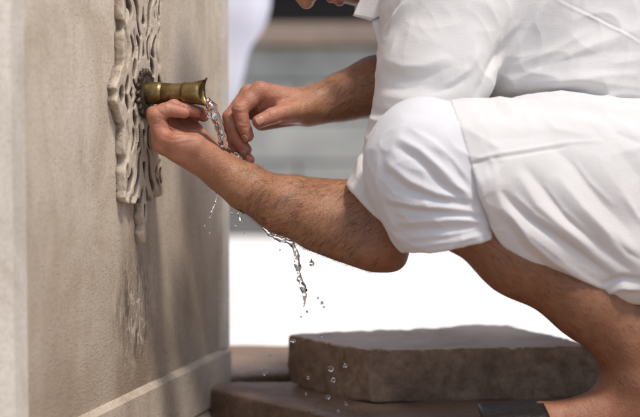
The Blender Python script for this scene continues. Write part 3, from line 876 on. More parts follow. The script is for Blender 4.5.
def hand_tint(V, Wp, FS, TH, nailside=None):
    n = len(V)
    base = np.array((0.365, 0.186, 0.098)); pink = np.array((0.475, 0.228, 0.148)); red = np.array((0.45, 0.150, 0.100))
    mid = np.mean([F_[0][0] for F_ in FS.values()], 0)
    t = ((V - Wp) @ (mid - Wp)) / ((mid - Wp) @ (mid - Wp))
    w = sstep(-0.15, 0.55, t)[:, None]
    c = base * (1 - w) + pink * w
    tips = [F_[0][3] for F_ in FS.values()] + [TH[0][3]]
    kn = [F_[0][1] for F_ in FS.values()]
    for x in tips:
        k = np.exp(-(np.linalg.norm(V - x, axis=1) / 0.016) ** 2)[:, None] * 0.6; c = c * (1 - k) + red * k
    for x in kn:
        k = np.exp(-(np.linalg.norm(V - x, axis=1) / 0.012) ** 2)[:, None] * 0.35; c = c * (1 - k) + red * k
    return c
_c0 = np.mean([P(188, 124, 2.445), P(178, 122, 2.44)], 0)
def mott(V, c):
    n = fbm(V * 28, 3)[:, None]
    return np.clip(c * (1 + 0.16 * n), 0.01, 1)
cl = hand_tint(vl[0], LW, LF, LT)
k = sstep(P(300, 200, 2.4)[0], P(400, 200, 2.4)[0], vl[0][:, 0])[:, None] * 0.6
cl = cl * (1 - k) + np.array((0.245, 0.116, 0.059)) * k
k = np.exp(-(np.linalg.norm(vl[0] - _c0, axis=1) / 0.022) ** 2)[:, None] * 0.65; cl = cl * (1 - k) + np.array((0.30, 0.095, 0.062)) * k  # shade in the cupped palm painted in as darker, redder skin
cr = hand_tint(vr[0], RW, RF, RT)
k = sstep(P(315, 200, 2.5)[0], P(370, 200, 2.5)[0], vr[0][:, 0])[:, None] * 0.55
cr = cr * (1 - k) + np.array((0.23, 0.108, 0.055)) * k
cleg = np.tile((0.255, 0.122, 0.063), (len(vleg[0]), 1))
k = sstep(zs + 0.10, zs + 0.03, vleg[0][:, 2])[:, None]; cleg = cleg * (1 - k) + np.array((0.37, 0.17, 0.10)) * k
ch = np.tile((0.44, 0.22, 0.135), (len(vh[0]), 1))
q = hl(vh[0])
k = (sstep(-0.045, -0.062, q[:, 2] - np.maximum(0, 0.05 - q[:, 1]) * 0.6) * sstep(-0.125, -0.10, q[:, 2]) * 0.75)[:, None]
ch = ch * (1 - k) + np.array((0.07, 0.04, 0.028)) * k
kl = (np.exp(-((np.abs(q[:, 0])) / 0.020) ** 4 - ((q[:, 2] + 0.067) / 0.011) ** 4) * (q[:, 1] > 0.07))[:, None] * 0.9
ch = ch * (1 - kl) + np.array((0.42, 0.15, 0.115)) * kl
V, Q = join([vl, vr, vleg, vrl, vh, vt])
colr = np.concatenate([cl, cr, cleg, np.tile((0.36, 0.17, 0.1), (len(vrl[0]), 1)), ch, np.tile((0.42, 0.2, 0.12), (len(vt[0]), 1))])
body = nobj('body', V, Q, M_SKIN, man, col=mott(V, colr))

# -- nails
def nail(a, b, r, up, ln=0.0105, wd=0.0058):
    """a: joint before the tip, b: tip centre, up: dorsal direction"""
    ax_ = (b - a) / np.linalg.norm(b - a)
    up = up - ax_ * (up @ ax_); up /= np.linalg.norm(up); sd = np.cross(ax_, up)
    bm = bmesh.new(); G = []
    for i in range(9):
        row = []
        for j in range(9):
            u = i / 8; v = (j / 8 - 0.5) * 2
            wl = wd * (0.80 + 0.2 * math.sin(min(1, u * 1.2) * math.pi / 2)) * (1 if u < 0.85 else 1 - (u - 0.85) * 0.5)
            endr = 0.0022 * (v * v)
            x = (u - 0.45) * ln - (endr if i > 4 else -endr * 0.6)
            ang = v * wl / r
            h = r * 1.03 + 0.0003
            pnt = b + ax_ * x + up * (h * math.cos(ang) - 0.0004 * max(0, u - 0.5) * 4) + sd * h * math.sin(ang)
            row.append(bm.verts.new(pnt))
        G.append(row)
    for i in range(8):
        for j in range(8): bm.faces.new((G[i][j], G[i + 1][j], G[i + 1][j + 1], G[i][j + 1]))
    o = bobj('fingernail', bm, M_NAIL, body, smooth=True)
    md = o.modifiers.new('thick', 'SOLIDIFY'); md.thickness = 0.0007; md.offset = 0
cam0 = np.array([0, 0, CAMZ])
th = RT[0]; nail(th[2], th[3], RT[1][3], np.array([0.1, -1, 0.25]), 0.0125, 0.0068)
for nme, dv in (('index', (-0.55, -0.55, -0.2)), ('middle', (-0.7, -0.5, -0.3)), ('ring', (-0.75, -0.45, -0.3)), ('little', (-0.8, -0.3, -0.3))):
    F_ = RF[nme]; nail(F_[0][2], F_[0][3], F_[1][3], np.array(dv))
for nme in LF:
    F_ = LF[nme]; nail(F_[0][2], F_[0][3], F_[1][3], np.array([0.1, 0.35, 1.0]), 0.0095, 0.0048)

# -- body hair on the forearms and shin
def hairs(name, Vp, Qp, n, mask, flow, ln, seed, wid=0.00010):
    r = np.random.default_rng(seed)
    N = normals(Vp, Qp)
    m = np.clip(mask(Vp, N), 0, 1); idx = r.choice(len(Vp), size=n, p=m / m.sum())
    VV, QQ = [], []
    nz = np.stack([perlin(Vp[idx] * 40 + s) for s in (3.1, 9.7, 21.3)], 1)
    for j, i in enumerate(idx):
        nn = N[i]; fl = flow(Vp[i]) + nz[j] * 0.9 + r.normal(size=3) * 0.22
        tg = fl - nn * (fl @ nn); tg /= np.linalg.norm(tg)
        L = ln * r.uniform(0.5, 1.15)
        sd = np.cross(tg, nn); o = len(VV)
        base = Vp[i] + sd * r.uniform(-1, 1) * 0.001 + tg * r.uniform(-1, 1) * 0.001
        for k_, (s, hh, w) in enumerate(((0, -0.0003, 1.0), (0.35, 0.0012, 0.9), (0.7, 0.0017, 0.65), (1.0, 0.0015, 0.15))):
            c = base + tg * L * s + nn * hh + sd * L * 0.10 * s * s * (1 if j % 2 else -1)
            VV.append(c - sd * wid * w); VV.append(c + sd * wid * w)
        for k_ in range(3): QQ.append((o + 2 * k_, o + 2 * k_ + 1, o + 2 * k_ + 3, o + 2 * k_ + 2))
    h_ = nobj(name, np.array(VV), np.array(QQ), M_HAIR, body); props(h_, kind='stuff')
lf = LW - elbL; lf /= np.linalg.norm(lf)
def m_left(Vp, N):
    px, py = proj(Vp)
    return sstep(225, 262, px) * sstep(400, 370, px) * (0.35 + 0.65 * (fbm(Vp * 25, 2) > -0.15)) * (py > 150)
hairs('arm_hair', vl[0], vl[1], 3400, m_left, lambda v: lf * 0.8 + np.array([0.25, 0, -0.75]), 0.018, 1)
def m_right(Vp, N):
    px, py = proj(Vp); return sstep(300, 330, px) * (px < 395)
rf = RW - elbR; rf /= np.linalg.norm(rf)
hairs('arm_hair', vr[0], vr[1], 1300, m_right, lambda v: rf * 0.9 + np.array([0, 0, -0.35]), 0.013, 2)
def m_leg(Vp, N):
    px, py = proj(Vp); return sstep(425, 460, px) * sstep(660, 630, px) * (Vp[:, 2] > zs + 0.075)
hairs('leg_hair', vleg[0], vleg[1], 3800, m_leg, lambda v: np.array([0.7, 0, -0.7]), 0.014, 3)

# -- head hair, beard, eyes
def f_hair(p):
    q = hl(p)
    d = ell(q, (0, -0.014, 0.038), (0.082, 0.104, 0.099)) + fbm(p * 60, 2) * 0.003
    cut = q[:, 1] - 0.040 - (q[:, 2] - 0.03) * 0.55
    d = smax(d, cut, 0.01)
    return smax(d, -q[:, 2] - 0.055, 0.01).astype(f32)
lo, hi = bbox([HC], 0.17)
V, Q = mesh_sdf(f_hair, lo, hi, 0.004); nobj('hair', V, Q, M_HAIR, man)
for s in (-1, 1):
    bm = bmesh.new(); bmesh.ops.create_uvsphere(bm, u_segments=20, v_segments=12, radius=0.0118)
    bmesh.ops.translate(bm, verts=bm.verts, vec=HW(s * 0.031, 0.0775, 0.0)); bobj('eye', bm, M_EYE, man, smooth=True)
def hair_shell(name, region, n, ln, seed, dirn, parent, mat):
    r = np.random.default_rng(seed); Vp, Qp = vh; N = normals(Vp, Qp); qq = hl(Vp)
    m = region(qq); idx = r.choice(len(Vp), size=n, p=m / m.sum()); VV, QQ = [], []
    for i in idx:
        nn = N[i]; fl = HR @ (np.array(dirn) + r.normal(size=3) * 0.4); tg = fl - nn * (fl @ nn) * 0.5; tg /= np.linalg.norm(tg)
        sd = np.cross(tg, nn); sd /= np.linalg.norm(sd) + 1e-9; o = len(VV); L = ln * r.uniform(0.5, 1.2)
        for s, w in ((0, 1), (0.6, 0.8), (1, 0.1)):
            c = Vp[i] + tg * L * s + nn * 0.0012 * s; VV += [c - sd * 0.00014 * w, c + sd * 0.00014 * w]
        for k_ in range(2): QQ.append((o + 2 * k_, o + 2 * k_ + 1, o + 2 * k_ + 3, o + 2 * k_ + 2))
    return props(nobj(name, np.array(VV), np.array(QQ), mat, parent), kind='stuff')
hair_shell('beard', lambda q: np.clip(sstep(-0.048, -0.060, q[:, 2] - np.maximum(0, 0.05 - q[:, 1]) * 0.6) * (q[:, 2] > -0.118) * (np.hypot(q[:, 0], (q[:, 2] + 0.067) * 1.6) > 0.017), 0, 1) + 1e-9, 2600, 0.006, 5, (0, 0.4, -1), man, M_BEARD)
hair_shell('eyebrow', lambda q: (np.exp(-((np.abs(q[:, 0]) - 0.032) / 0.014) ** 2 - ((q[:, 2] - 0.024) / 0.004) ** 2) * (q[:, 1] > 0.05)) + 1e-9, 500, 0.006, 6, (0, 0, 0.3), man, M_BEARD)

# -- clothes
def cloth(name, f, lo, hi, h, mat, parent, strokes=(), wr=0.0016, wr_scale=(5, 5, 7), post=None, crisp=1.0):
    V, Q = mesh_sdf(f, lo, hi, h)
    N = normals(V, Q)
    D = fold(V, N, strokes) if len(strokes) else 0
    warp = np.stack([perlin(V * 7 + s) for s in (1.7, 8.3, 15.1)], 1) * 0.06
    n = fbm((V + warp) * np.array(wr_scale), 3)
    D = D + wr * (1 - 2.2 * np.abs(n))
    pa = (V + warp * 0.7)
    patch = sstep(-0.10, 0.35, perlin(V * 6.5 + 31))
    r1 = np.maximum(0, 1 - np.abs(perlin(pa * np.array((13, 11, 20)) + 4.4)) * 3.2) ** 2
    r2 = np.maximum(0, 1 - np.abs(perlin(pa * np.array((34, 30, 26)) + 9.1)) * 3.0) ** 2
    D = D + crisp * (r1 * 0.0024 * patch + r2 * 0.0008 * (0.3 + patch))
    if post is not None: D = D + post(V, N)
    return nobj(name, V + N * D[:, None], Q, mat, parent)

def half(p, a, b, Y0, side):
    """signed distance (m) beyond the line a->b seen in the photo, as a plane through depth"""
    A_ = P(a[0], a[1], Y0); B_ = P(b[0], b[1], Y0)
    e = B_ - A_; e /= np.linalg.norm(e)
    n = np.array([e[2], 0, -e[0]]) * side
    return ((p - A_) @ n).astype(f32)

# shirt: torso + sleeves
hem_a, hem_b = (349, 187), (411, 246)
def sleeveL(p, g=0.0):
    d = chain(p, [P(446, 12, 2.41), P(436, 70, 2.392), P(421, 130, 2.384), P(394, 196, 2.374), P(372, 236, 2.366)], (0.080 + g, 0.070 + g, 0.060 + g, 0.054 + g, 0.062 + g), 0.03)
    d = smin(d, cap(p, P(418, 28, 2.43), P(414, 108, 2.40), 0.036 + g, 0.044 + g), 0.02)
    return d
def f_shirt(p):
    tor = chain(p, [P(790, 150, 2.53), P(655, 70, 2.535), P(550, 0, 2.54), P(480, -30, 2.54)], (0.165, 0.155, 0.155, 0.13), 0.06)
    tor = smin(tor, chain(p, [P(442, 10, 2.42), P(455, -35, 2.535), P(455, -12, 2.66)], (0.080, 0.095, 0.080), 0.05), 0.05)
    # open chest hanging toward the collar
    fr = chain(p, [P(418, 50, 2.46), P(396, 18, 2.52), P(387, -8, 2.535)], (0.042, 0.022, 0.030), 0.02)
    tor = smin(tor, fr, 0.03)
    sl = sleeveL(p)
    tor = smin(tor, chain(p, [P(525, 72, 2.44), P(580, 84, 2.425), P(680, 100, 2.43)], (0.045, 0.060, 0.075), 0.03), 0.05)
    d = smin(tor, sl, 0.012)
    sr = chain(p, [shR, elbR + np.array([0.0, 0.0, 0.0]), P(425, 73, 2.59)], (0.078, 0.060, 0.058), 0.03)
    d = smin(d, sr, 0.015)
    # collar hole
    nk = cap(p, P(405, -66, 2.535), P(352, -72, 2.535), 0.058, 0.072)
    d = smax(d, -nk, 0.006)
    # sleeve openings
    hl_ = half(p, hem_a, hem_b, 2.37, 1)
    inn = sleeveL(p, -0.0045)
    near = sstep(0.05, 0.0, np.maximum(sl, 0))
    dcut = smax(sl, hl_, 0.0015)
    d_hollow = smax(d, -np.maximum(inn, -hl_ - 0.05), 0.0015)
    # apply the opening only round the sleeve end
    endz = (hl_ > -0.12) & (sl < 0.02)
    d = np.where(endz, d_hollow, d)
    d = np.where(sl < tor, smax(d, hl_, 0.0015), d)
    rr = np.linalg.norm(p - P(425, 73, 2.59).astype(f32), axis=1)
    return d.astype(f32)
SHIRT_FOLDS = [
    ([(388, 60), (402, 66), (424, 66), (446, 58)], 0.0022, 5), ([(386, 72), (404, 78), (430, 76), (458, 64)], -0.0022, 5), ([(382, 88), (404, 90), (426, 84)], -0.0018, 4), ([(440, 88), (456, 80), (470, 68), (478, 52)], 0.0028, 4.5),
    ([(430, 94), (452, 88), (468, 78)], -0.0022, 3.5), ([(500, 40), (520, 22), (530, 4)], 0.0028, 5), ([(512, 66), (552, 52), (590, 32)], 0.0026, 5), ([(516, 74), (560, 62), (606, 52)], -0.0026, 5), ([(560, 84), (600, 76), (640, 74)], 0.0030, 5),
    ([(600, 98), (622, 94), (645, 96)], 0.0030, 4), ([(590, 60), (620, 52), (645, 52)], -0.0018, 7), ([(368, 104), (376, 112), (390, 114)], -0.0030, 3.5), ([(366, 112), (374, 120), (386, 124)], 0.0026, 3.0), ([(360, 150), (366, 158), (368, 172)], -0.0026, 3),
    ([(396, 36), (392, 52), (386, 64)], 0.0020, 4), ([(404, 28), (420, 40), (440, 44)], 0.0012, 8),
    ([(483, 80), (512, 52), (540, 12)], 0.006, 7), ([(484, 86), (530, 74), (600, 44), (640, 30)], 0.004, 8), ([(490, 66), (520, 28), (530, 0)], -0.004, 9),
    ([(478, 92), (486, 74), (500, 52)], -0.007, 5), ([(490, 92), (540, 82), (580, 80), (640, 88)], 0.006, 8), ([(500, 100), (545, 93), (600, 92)], -0.006, 6),
    ([(556, 0), (600, 22), (640, 44)], 0.0016, 1.4), ([(560, 0), (604, 22), (640, 41)], -0.0012, 1.6),
    ([(370, 120), (362, 150), (358, 178)], 0.004, 4), ([(378, 122), (368, 150), (364, 172)], -0.004, 3.5), ([(366, 132), (371, 146), (366, 160)], 0.003, 3), ([(385, 118), (376, 140), (372, 165)], 0.003, 4),
    ([(352, 186), (378, 212), (408, 240)], 0.0014, 2.0), ([(357, 181), (383, 207), (412, 234)], -0.0012, 1.4),
    ([(420, 92), (450, 84), (470, 72)], -0.004, 9), ([(380, 76), (410, 82), (440, 78)], -0.0025, 9), ([(384, 96), (410, 100), (436, 96)], 0.003, 8),
    ([(408, 0), (398, 12), (384, 32)], 0.005, 4), ([(402, 2), (391, 14), (380, 34)], -0.004, 4), ([(418, 8), (398, 30), (388, 52)], -0.002, 8),
    ([(470, 66), (440, 50), (420, 40)], -0.0015, 14)]
lo, hi = bbox([P(300, 0, 2.4), P(800, -140, 2.75), P(800, 250, 2.75), P(800, 200, 2.3), P(370, 260, 2.28)], 0.06)
shirt = cloth('shirt', f_shirt, lo, hi, 0.0020, M_SHIRT, man, SHIRT_FOLDS, 0.0013)

# collar leaves: thin sheets
def sheet(name, pts_grid, mat, parent, th=0.0016, sub=2):
    bm = bmesh.new(); G = [[bm.verts.new(x) for x in r] for r in pts_grid]
    for i in range(len(G) - 1):
        for j in range(len(G[0]) - 1): bm.faces.new((G[i][j], G[i + 1][j], G[i + 1][j + 1], G[i][j + 1]))
    o = bobj(name, bm, mat, parent, smooth=True)
    if sub:
        s_ = o.modifiers.new('sub', 'SUBSURF'); s_.levels = sub; s_.render_levels = sub
    md = o.modifiers.new('thick', 'SOLIDIFY'); md.thickness = th; md.offset = 0
    return o
def lerp_grid(rows_, n=6):
    out = []
    for a in rows_:
        a = np.array(a); r = []
        for i in range(len(a) - 1):
            for k in range(n): r.append(a[i] + (a[i + 1] - a[i]) * k / n)
        r.append(a[-1]); out.append(r)
    o2 = []
    for i in range(len(out) - 1):
        for k in range(n): o2.append([x + (y - x) * k / n for x, y in zip(out[i], out[i + 1])])
    o2.append(out[-1]); return o2
sheet('collar', lerp_grid([T([(364, -20, 2.472), (360, 0, 2.468), (353, 16, 2.464)]), T([(374, -22, 2.455), (369, -2, 2.455), (362, 18.5, 2.456)]),
                 T([(386, -24, 2.445), (381, -4, 2.444), (371, 21, 2.448)]), T([(410, -26, 2.438), (394, -4, 2.436), (378, 17, 2.444)]), T([(424, -28, 2.446), (406, -6, 2.440), (387, 12, 2.446)])]), M_SHIRT, shirt, 0.0016, 0)
sheet('collar', [T([(362, -26, 2.595), (357, 2, 2.60), (353, 12, 2.604)]), T([(375, -22, 2.61), (367, 4, 2.615), (362, 15, 2.615)]), T([(392, -18, 2.625), (380, 0, 2.625), (372, 14, 2.62)])], M_SHIRT, shirt)
# front placket edge
sheet('placket', [T([(371, 19, 2.452), (374, 31, 2.446), (379, 46, 2.436), (381, 62, 2.424)]), T([(376, 17, 2.450), (380, 30, 2.440), (385, 45, 2.426), (387, 61, 2.412)]),
                  T([(384, 14, 2.452), (388, 28, 2.446), (392, 43, 2.436), (394, 60, 2.424)])], M_SHIRT, shirt)
for px_, py_, Y_ in ((374.5, 25.5, 2.442), (382.5, 43.5, 2.424)):
    pass

# trousers
cuff_a, cuff_b = (404, 251), (496, 235)
def f_trous(p, base=False):
    d = chain(p, [P(428, 160, 2.288), P(560, 176, 2.35), P(770, 190, 2.44)], (0.0735, 0.088, 0.125), 0.03)
    d = smin(d, ell(p, P(421, 165, 2.288), (0.064, 0.072, 0.082)), 0.02)
    leg = chain(p, [P(424, 172, 2.290), P(440, 205, 2.294), P(462, 262, 2.300)], (0.066, 0.065, 0.062), 0.03)
    d = smin(d, leg, 0.02)
    d = smin(d, chain(p, [P(520, 165, 2.68), P(775, 185, 2.63)], (0.082, 0.12), 0.03), 0.02)
    d = smin(d, chain(p, [P(520, 168, 2.68), P(590, 228, 2.685)], (0.078, 0.082), 0.03), 0.02)
    d = smin(d, cap(p, P(780, 185, 2.46), P(780, 185, 2.62), 0.14, 0.14), 0.05)
    if base: return d
    ht = half(p, cuff_a, cuff_b, 2.29, 1)
    left = p[:, 1] < 2.45
    near_ = left & (p[:, 0] < P(520, 0, 2.3)[0])
    inner = np.maximum(cap(p, P(440, 200, 2.294), P(462, 262, 2.300), 0.061, 0.058), -ht - 0.045)
    d = np.where(near_, smax(smax(d, ht, 0.0015), -inner, 0.0015), d)
    d = np.where(~left, smax(d, np.where(p[:, 0] < P(640, 0, 2.68)[0], half(p, (560, 262), (640, 196), 2.685, 1), -1), 0.0015), d)
    return d.astype(f32)
TR_FOLDS = [
    ([(412, 130), (432, 142), (452, 160), (470, 182)], 0.0022, 3), ([(384, 180), (396, 194), (416, 199), (450, 203)], 0.0022, 2.6), ([(400, 214), (436, 215), (478, 221)], 0.0024, 2.6), ([(440, 176), (454, 186), (468, 192)], 0.0022, 2.6),
    ([(382, 150), (384, 170), (390, 186)], -0.0014, 5), ([(400, 112), (420, 116), (444, 112)], -0.0010, 7), ([(406, 238), (448, 234), (488, 226)], 0.0018, 2.4),
    ([(402, 140), (420, 150), (440, 168), (468, 197)], 0.0055, 4.5), ([(398, 148), (418, 160), (436, 178), (462, 201)], -0.0045, 4),
    ([(390, 164), (410, 180), (436, 192), (466, 199)], 0.0050, 4.5), ([(388, 173), (408, 189), (436, 199), (464, 203)], -0.0040, 3.5),
    ([(391, 198), (412, 203), (444, 207), (480, 212)], 0.0048, 4), ([(392, 206), (414, 211), (446, 214), (480, 218)], -0.0036, 3.5),
    ([(398, 222), (430, 220), (460, 219), (488, 222)], 0.0040, 4), ([(400, 231), (440, 229), (486, 228)], -0.0026, 3.5),
    ([(420, 140), (440, 152), (458, 172)], 0.003, 5), ([(386, 208), (394, 224), (402, 246)], 0.0025, 5), ([(402, 247), (450, 241), (492, 232)], 0.0016, 2.5),
    ([(440, 150), (455, 168), (466, 186)], -0.003, 4)]
lo, hi = bbox([P(372, 100, 2.2), P(372, 280, 2.2), P(800, 60, 2.75), P(800, 300, 2.75), P(800, 300, 2.3)], 0.05)
trous = cloth('trousers', f_trous, lo, hi, 0.0020, M_TROUS, man, TR_FOLDS, 0.0009)

# long shirt tail lying over the near thigh
def f_tail(p):
    d = chain(p, [P(440, 160, 2.288), P(560, 173, 2.35), P(760, 190, 2.44)], (0.0765, 0.097, 0.135), 0.03)
    low = chain(p, [P(455, 170, 2.290), P(540, 212, 2.315), P(620, 245, 2.345), P(760, 260, 2.40)], (0.070, 0.078, 0.076, 0.09), 0.04)
    d = smin(d, low, 0.03)
    inner = chain(p, [P(440, 175, 2.295), P(540, 222, 2.325), P(620, 256, 2.355), P(760, 270, 2.41)], (0.065, 0.070, 0.070, 0.084), 0.03)
    # hem: front edge then lower edge
    c1 = half(p, (446, 80), (459, 135), 2.27, 1); c2 = half(p, (459, 135), (494, 238), 2.27, 1)
    c3 = half(p, (494, 238), (528, 268), 2.29, 1); c4 = half(p, (528, 268), (585, 292), 2.30, 1); c5 = half(p, (585, 292), (648, 305), 2.32, 1)
    d = np.minimum(d, np.where(p[:, 2] > P(500, 200, 2.3)[2], f_trous(p, True) - 0.0012, 1.0))
    cut = smax(smax(smax(c1, c2, 0.004), c3, 0.01), smax(c4, c5, 0.01), 0.01)
    d = smax(d, f_trous(p, True) - (0.0012 + 0.30 * np.maximum(0, -smax(c1, c2, 0.004)) + 0.42 * np.maximum(0, P(500, 160, 2.3)[2] - p[:, 2])), 0.001)
    d = smax(d, cut, 0.0010)
    d = smax(d, -np.maximum(inner, 2.22 - p[:, 1]), 0.002)
    return d.astype(f32)
TAIL_FOLDS = [
    ([(463, 163), (490, 155), (530, 149), (566, 143), (600, 141)], 0.0016, 2.0), ([(463, 167), (490, 159), (530, 153), (566, 147)], -0.0016, 1.6),
    ([(467, 165), (476, 194), (497, 232)], -0.0016, 1.6), ([(455, 100), (463, 140), (468, 163)], -0.0010, 1.4),
    ([(500, 190), (512, 204), (532, 220), (570, 246), (610, 276)], -0.0062, 6), ([(492, 178), (502, 206), (526, 230), (566, 262), (600, 284)], 0.0050, 9),
    ([(528, 170), (545, 190), (570, 220), (608, 253), (630, 270)], -0.0055, 8), ([(520, 178), (536, 204), (556, 222), (588, 246)], 0.0045, 8),
    ([(556, 150), (575, 166), (602, 202), (630, 231)], -0.0042, 10), ([(560, 180), (580, 206), (610, 236), (640, 258)], 0.0052, 9),
    ([(596, 156), (612, 182), (640, 212)], 0.0030, 12), ([(618, 150), (636, 172), (650, 190)], -0.0025, 10),
    ([(512, 214), (530, 240), (552, 259), (602, 286)], 0.0042, 4.5), ([(506, 222), (524, 250), (548, 268), (590, 285)], -0.003, 4),
    ([(606, 292), (622, 286), (640, 288)], 0.006, 4), ([(604, 283), (622, 278), (642, 280)], -0.006, 4),
    ([(470, 97), (490, 95), (505, 103), (512, 112)], 0.005, 7), ([(476, 106), (494, 105), (506, 116)], -0.003, 5), ([(520, 102), (560, 100), (600, 106), (640, 112)], 0.0035, 5), ([(530, 110), (580, 110), (636, 120)], -0.0025, 5),
    ([(470, 128), (500, 124), (540, 130), (580, 128)], 0.0012, 8), ([(560, 120), (600, 126), (640, 140)], 0.002, 8), ([(480, 140), (520, 138), (560, 134)], -0.0010, 6)]
TAIL_FOLDS = [(a, b, c * (0.8 if abs(b) > 0.003 else 1)) for a, b, c in TAIL_FOLDS] + [
    ([(516, 196), (534, 214), (560, 232)], 0.0022, 2.6), ([(546, 186), (564, 210), (592, 236)], 0.0022, 2.8), ([(574, 160), (590, 182), (612, 204)], 0.0018, 3), ([(486, 150), (494, 168), (498, 188)], 0.0014, 3.5),
    ([(478, 108), (486, 122), (484, 142)], -0.0014, 4), ([(540, 116), (556, 130), (590, 136)], 0.0016, 4.5), ([(600, 118), (616, 134), (645, 146)], -0.0016, 4), ([(548, 262), (580, 276), (610, 288)], 0.0018, 2.6), ([(520, 110), (530, 124), (524, 140)], 0.0014, 4),
    ([(612, 236), (628, 252), (645, 262)], -0.0030, 4), ([(622, 196), (636, 216), (648, 228)], 0.0026, 4)]
lo, hi = bbox([P(440, 80, 2.15), P(440, 280, 2.2), P(790, 30, 2.6), P(790, 330, 2.6), P(790, 300, 2.2)], 0.03)
tail = cloth('shirt_tail', f_tail, lo, hi, 0.0020, M_SHIRT, shirt, TAIL_FOLDS, 0.0011)

# -- sandals
def sandal(foot_ax, ydir, near):
    bx = foot_ax[0]; by = foot_ax[1] - (0.004 if near else 0)
    def f_sole(p):
        x = p[:, 0] - bx; y = p[:, 1] - by
        wdt = 0.036 + 0.012 * sstep(0.0, -0.13, x) - 0.006 * sstep(-0.16, -0.21, x)
        d2 = np.abs(y + 0.004) - wdt
        d2 = smax(d2, x - 0.075, 0.06); d2 = smax(d2, -x - 0.215, 0.07)
        top = p[:, 2] - (zs + 0.021 + 0.006 * sstep(-0.16, -0.21, x))
        return smax(smax(d2, top, 0.005), zs + 0.001 - p[:, 2], 0.003).astype(f32)
    V, Q = mesh_sdf(f_sole, (bx - 0.24, by - 0.07, zs - 0.004), (bx + 0.1, by + 0.07, zs + 0.04), 0.0035)
    return V, Q
V, Q = sandal(P(634, 376, 2.335), -1, True)
sd = nobj('sandal', V, Q, M_SOLE, man)
def band(axp, x0, x1, hgt, hw, name='strap', lift=0.0):
    rows = []
    for i in range(7):
        u = i / 6; x = x0 + (x1 - x0) * u
        r = []
        for j in range(13):
            a = math.pi * j / 12
            r.append(np.array([axp[0] + x - 0.012 * math.sin(a) * lift, axp[1] - 0.006 + hw * math.cos(a) * (1.0), zs + 0.014 + (hgt + 0.005 * u) * math.sin(a) ** 0.75]))
        rows.append(r)
    return sheet(name, rows, M_LEATHER, sd, 0.0035, 1)
band(P(634, 376, 2.335), -0.192, -0.108, 0.033, 0.054, lift=1.0)
V, Q = sandal(axR, 1, False)
sd2 = nobj('sandal', V, Q, M_SOLE, man); sd = sd2
band(axR, -0.150, -0.098, 0.036, 0.048)

# shirt button on the sleeve slit
def button(c, nrm, r=0.0042):
    bm = bmesh.new()
    rows_ = [(0, r), (0.0006, r * 1.05), (0.0014, r), (0.0014, r * 0.75), (0.0009, r * 0.6)]
    lathe(bm, rows_, 20); bm.faces.new([v for v in bm.verts][-20:])
    M_ = Vector(nrm).to_track_quat('X', 'Z').to_matrix().to_4x4(); M_.translation = Vector(c)
    return bobj('button', bm, M_BUTTON, shirt, smooth=True, M=M_)

# ------------------------------------------------------------------ water
def f_curve_water(strands, k=0.003, amp=0.0012, fr=90):
    def f(p):
        d = None
        for pts, rs in strands:
            c = chain(p, pts, rs, 0.004); d = c if d is None else smin(d, c, k)
        return (d + fbm(p * fr, 2) * amp).astype(f32)
    return f
lipW = P(213, 106, 2.418)
def strand(pts, rs): return (T(pts), rs)
def strand_t(pts, rs): return (T(pts), tuple(0.82 * r for r in rs))
jet = [strand([(209, 101, 2.424), (213, 107, 2.422), (217, 118, 2.420), (220, 130, 2.420), (223, 144, 2.420), (226, 158, 2.420), (228, 166, 2.418)], (0.0045, 0.0055, 0.0045, 0.0042, 0.0040, 0.0042, 0.0030)),
       strand([(211, 103, 2.415), (214, 116, 2.413), (217, 128, 2.412), (221, 142, 2.412), (224, 156, 2.412)], (0.0030, 0.0028, 0.0024, 0.0022, 0.0016)),
       strand([(214, 108, 2.428), (219, 121, 2.426), (224, 136, 2.425), (228, 150, 2.424), (232, 164, 2.42)], (0.0035, 0.0030, 0.0026, 0.0024, 0.0016)),
       strand([(222, 140, 2.425), (226, 150, 2.428), (232, 158, 2.43), (238, 162, 2.43)], (0.0020, 0.0026, 0.0024, 0.0016)),
       strand([(207, 108, 2.42), (209, 115, 2.418), (213, 122, 2.417)], (0.0020, 0.0022, 0.0014))]
pts_ = [x for s in jet for x in s[0]]; lo, hi = bbox(pts_, 0.012)
V, Q = mesh_sdf(f_curve_water(jet, 0.0045, 0.0018, 75), lo, hi, 0.0009)
props(nobj('water_stream', V, Q, M_WATER), 'clear water pouring from the brass spout onto the wet wrist', 'water')
run = [strand_t([(262, 227, 2.40), (270, 234, 2.398), (276, 238, 2.397), (284, 239, 2.397), (292, 243, 2.397), (296, 252, 2.397), (297, 264, 2.397), (299, 275, 2.397), (303, 287, 2.397), (305, 296, 2.397), (304, 306, 2.397)],
              (0.0020, 0.0028, 0.0022, 0.0024, 0.0036, 0.0026, 0.0038, 0.0024, 0.0046, 0.0026, 0.0010)),
       strand_t([(292, 243, 2.394), (298, 256, 2.393), (299, 268, 2.394), (298, 280, 2.394), (306, 290, 2.394)], (0.0020, 0.0014, 0.0022, 0.0016, 0.0020)),
       strand([(272, 229, 2.40), (280, 240, 2.398), (287, 242, 2.398)], (0.0016, 0.0020, 0.0016))]
pts_ = [x for s in run for x in s[0]]; lo, hi = bbox(pts_, 0.012)
V, Q = mesh_sdf(f_curve_water(run, 0.003, 0.0016, 95), lo, hi, 0.0009)
props(nobj('water_trickle', V, Q, M_WATER), 'twisted trickle of water running off the underside of the near forearm', 'water')
spl = [strand([(238, 198, 2.41), (240, 206, 2.41), (239, 214, 2.41), (241, 221, 2.41)], (0.0016, 0.0024, 0.0014, 0.0020)), strand([(232, 194, 2.41), (234, 203, 2.41)], (0.0014, 0.0020)),
       strand([(240, 207, 2.408), (244, 213, 2.408)], (0.0016, 0.0012))]
pts_ = [x for s in spl for x in s[0]]; lo, hi = bbox(pts_, 0.01)
V, Q = mesh_sdf(f_curve_water(spl, 0.002, 0.0014, 140), lo, hi, 0.0008)
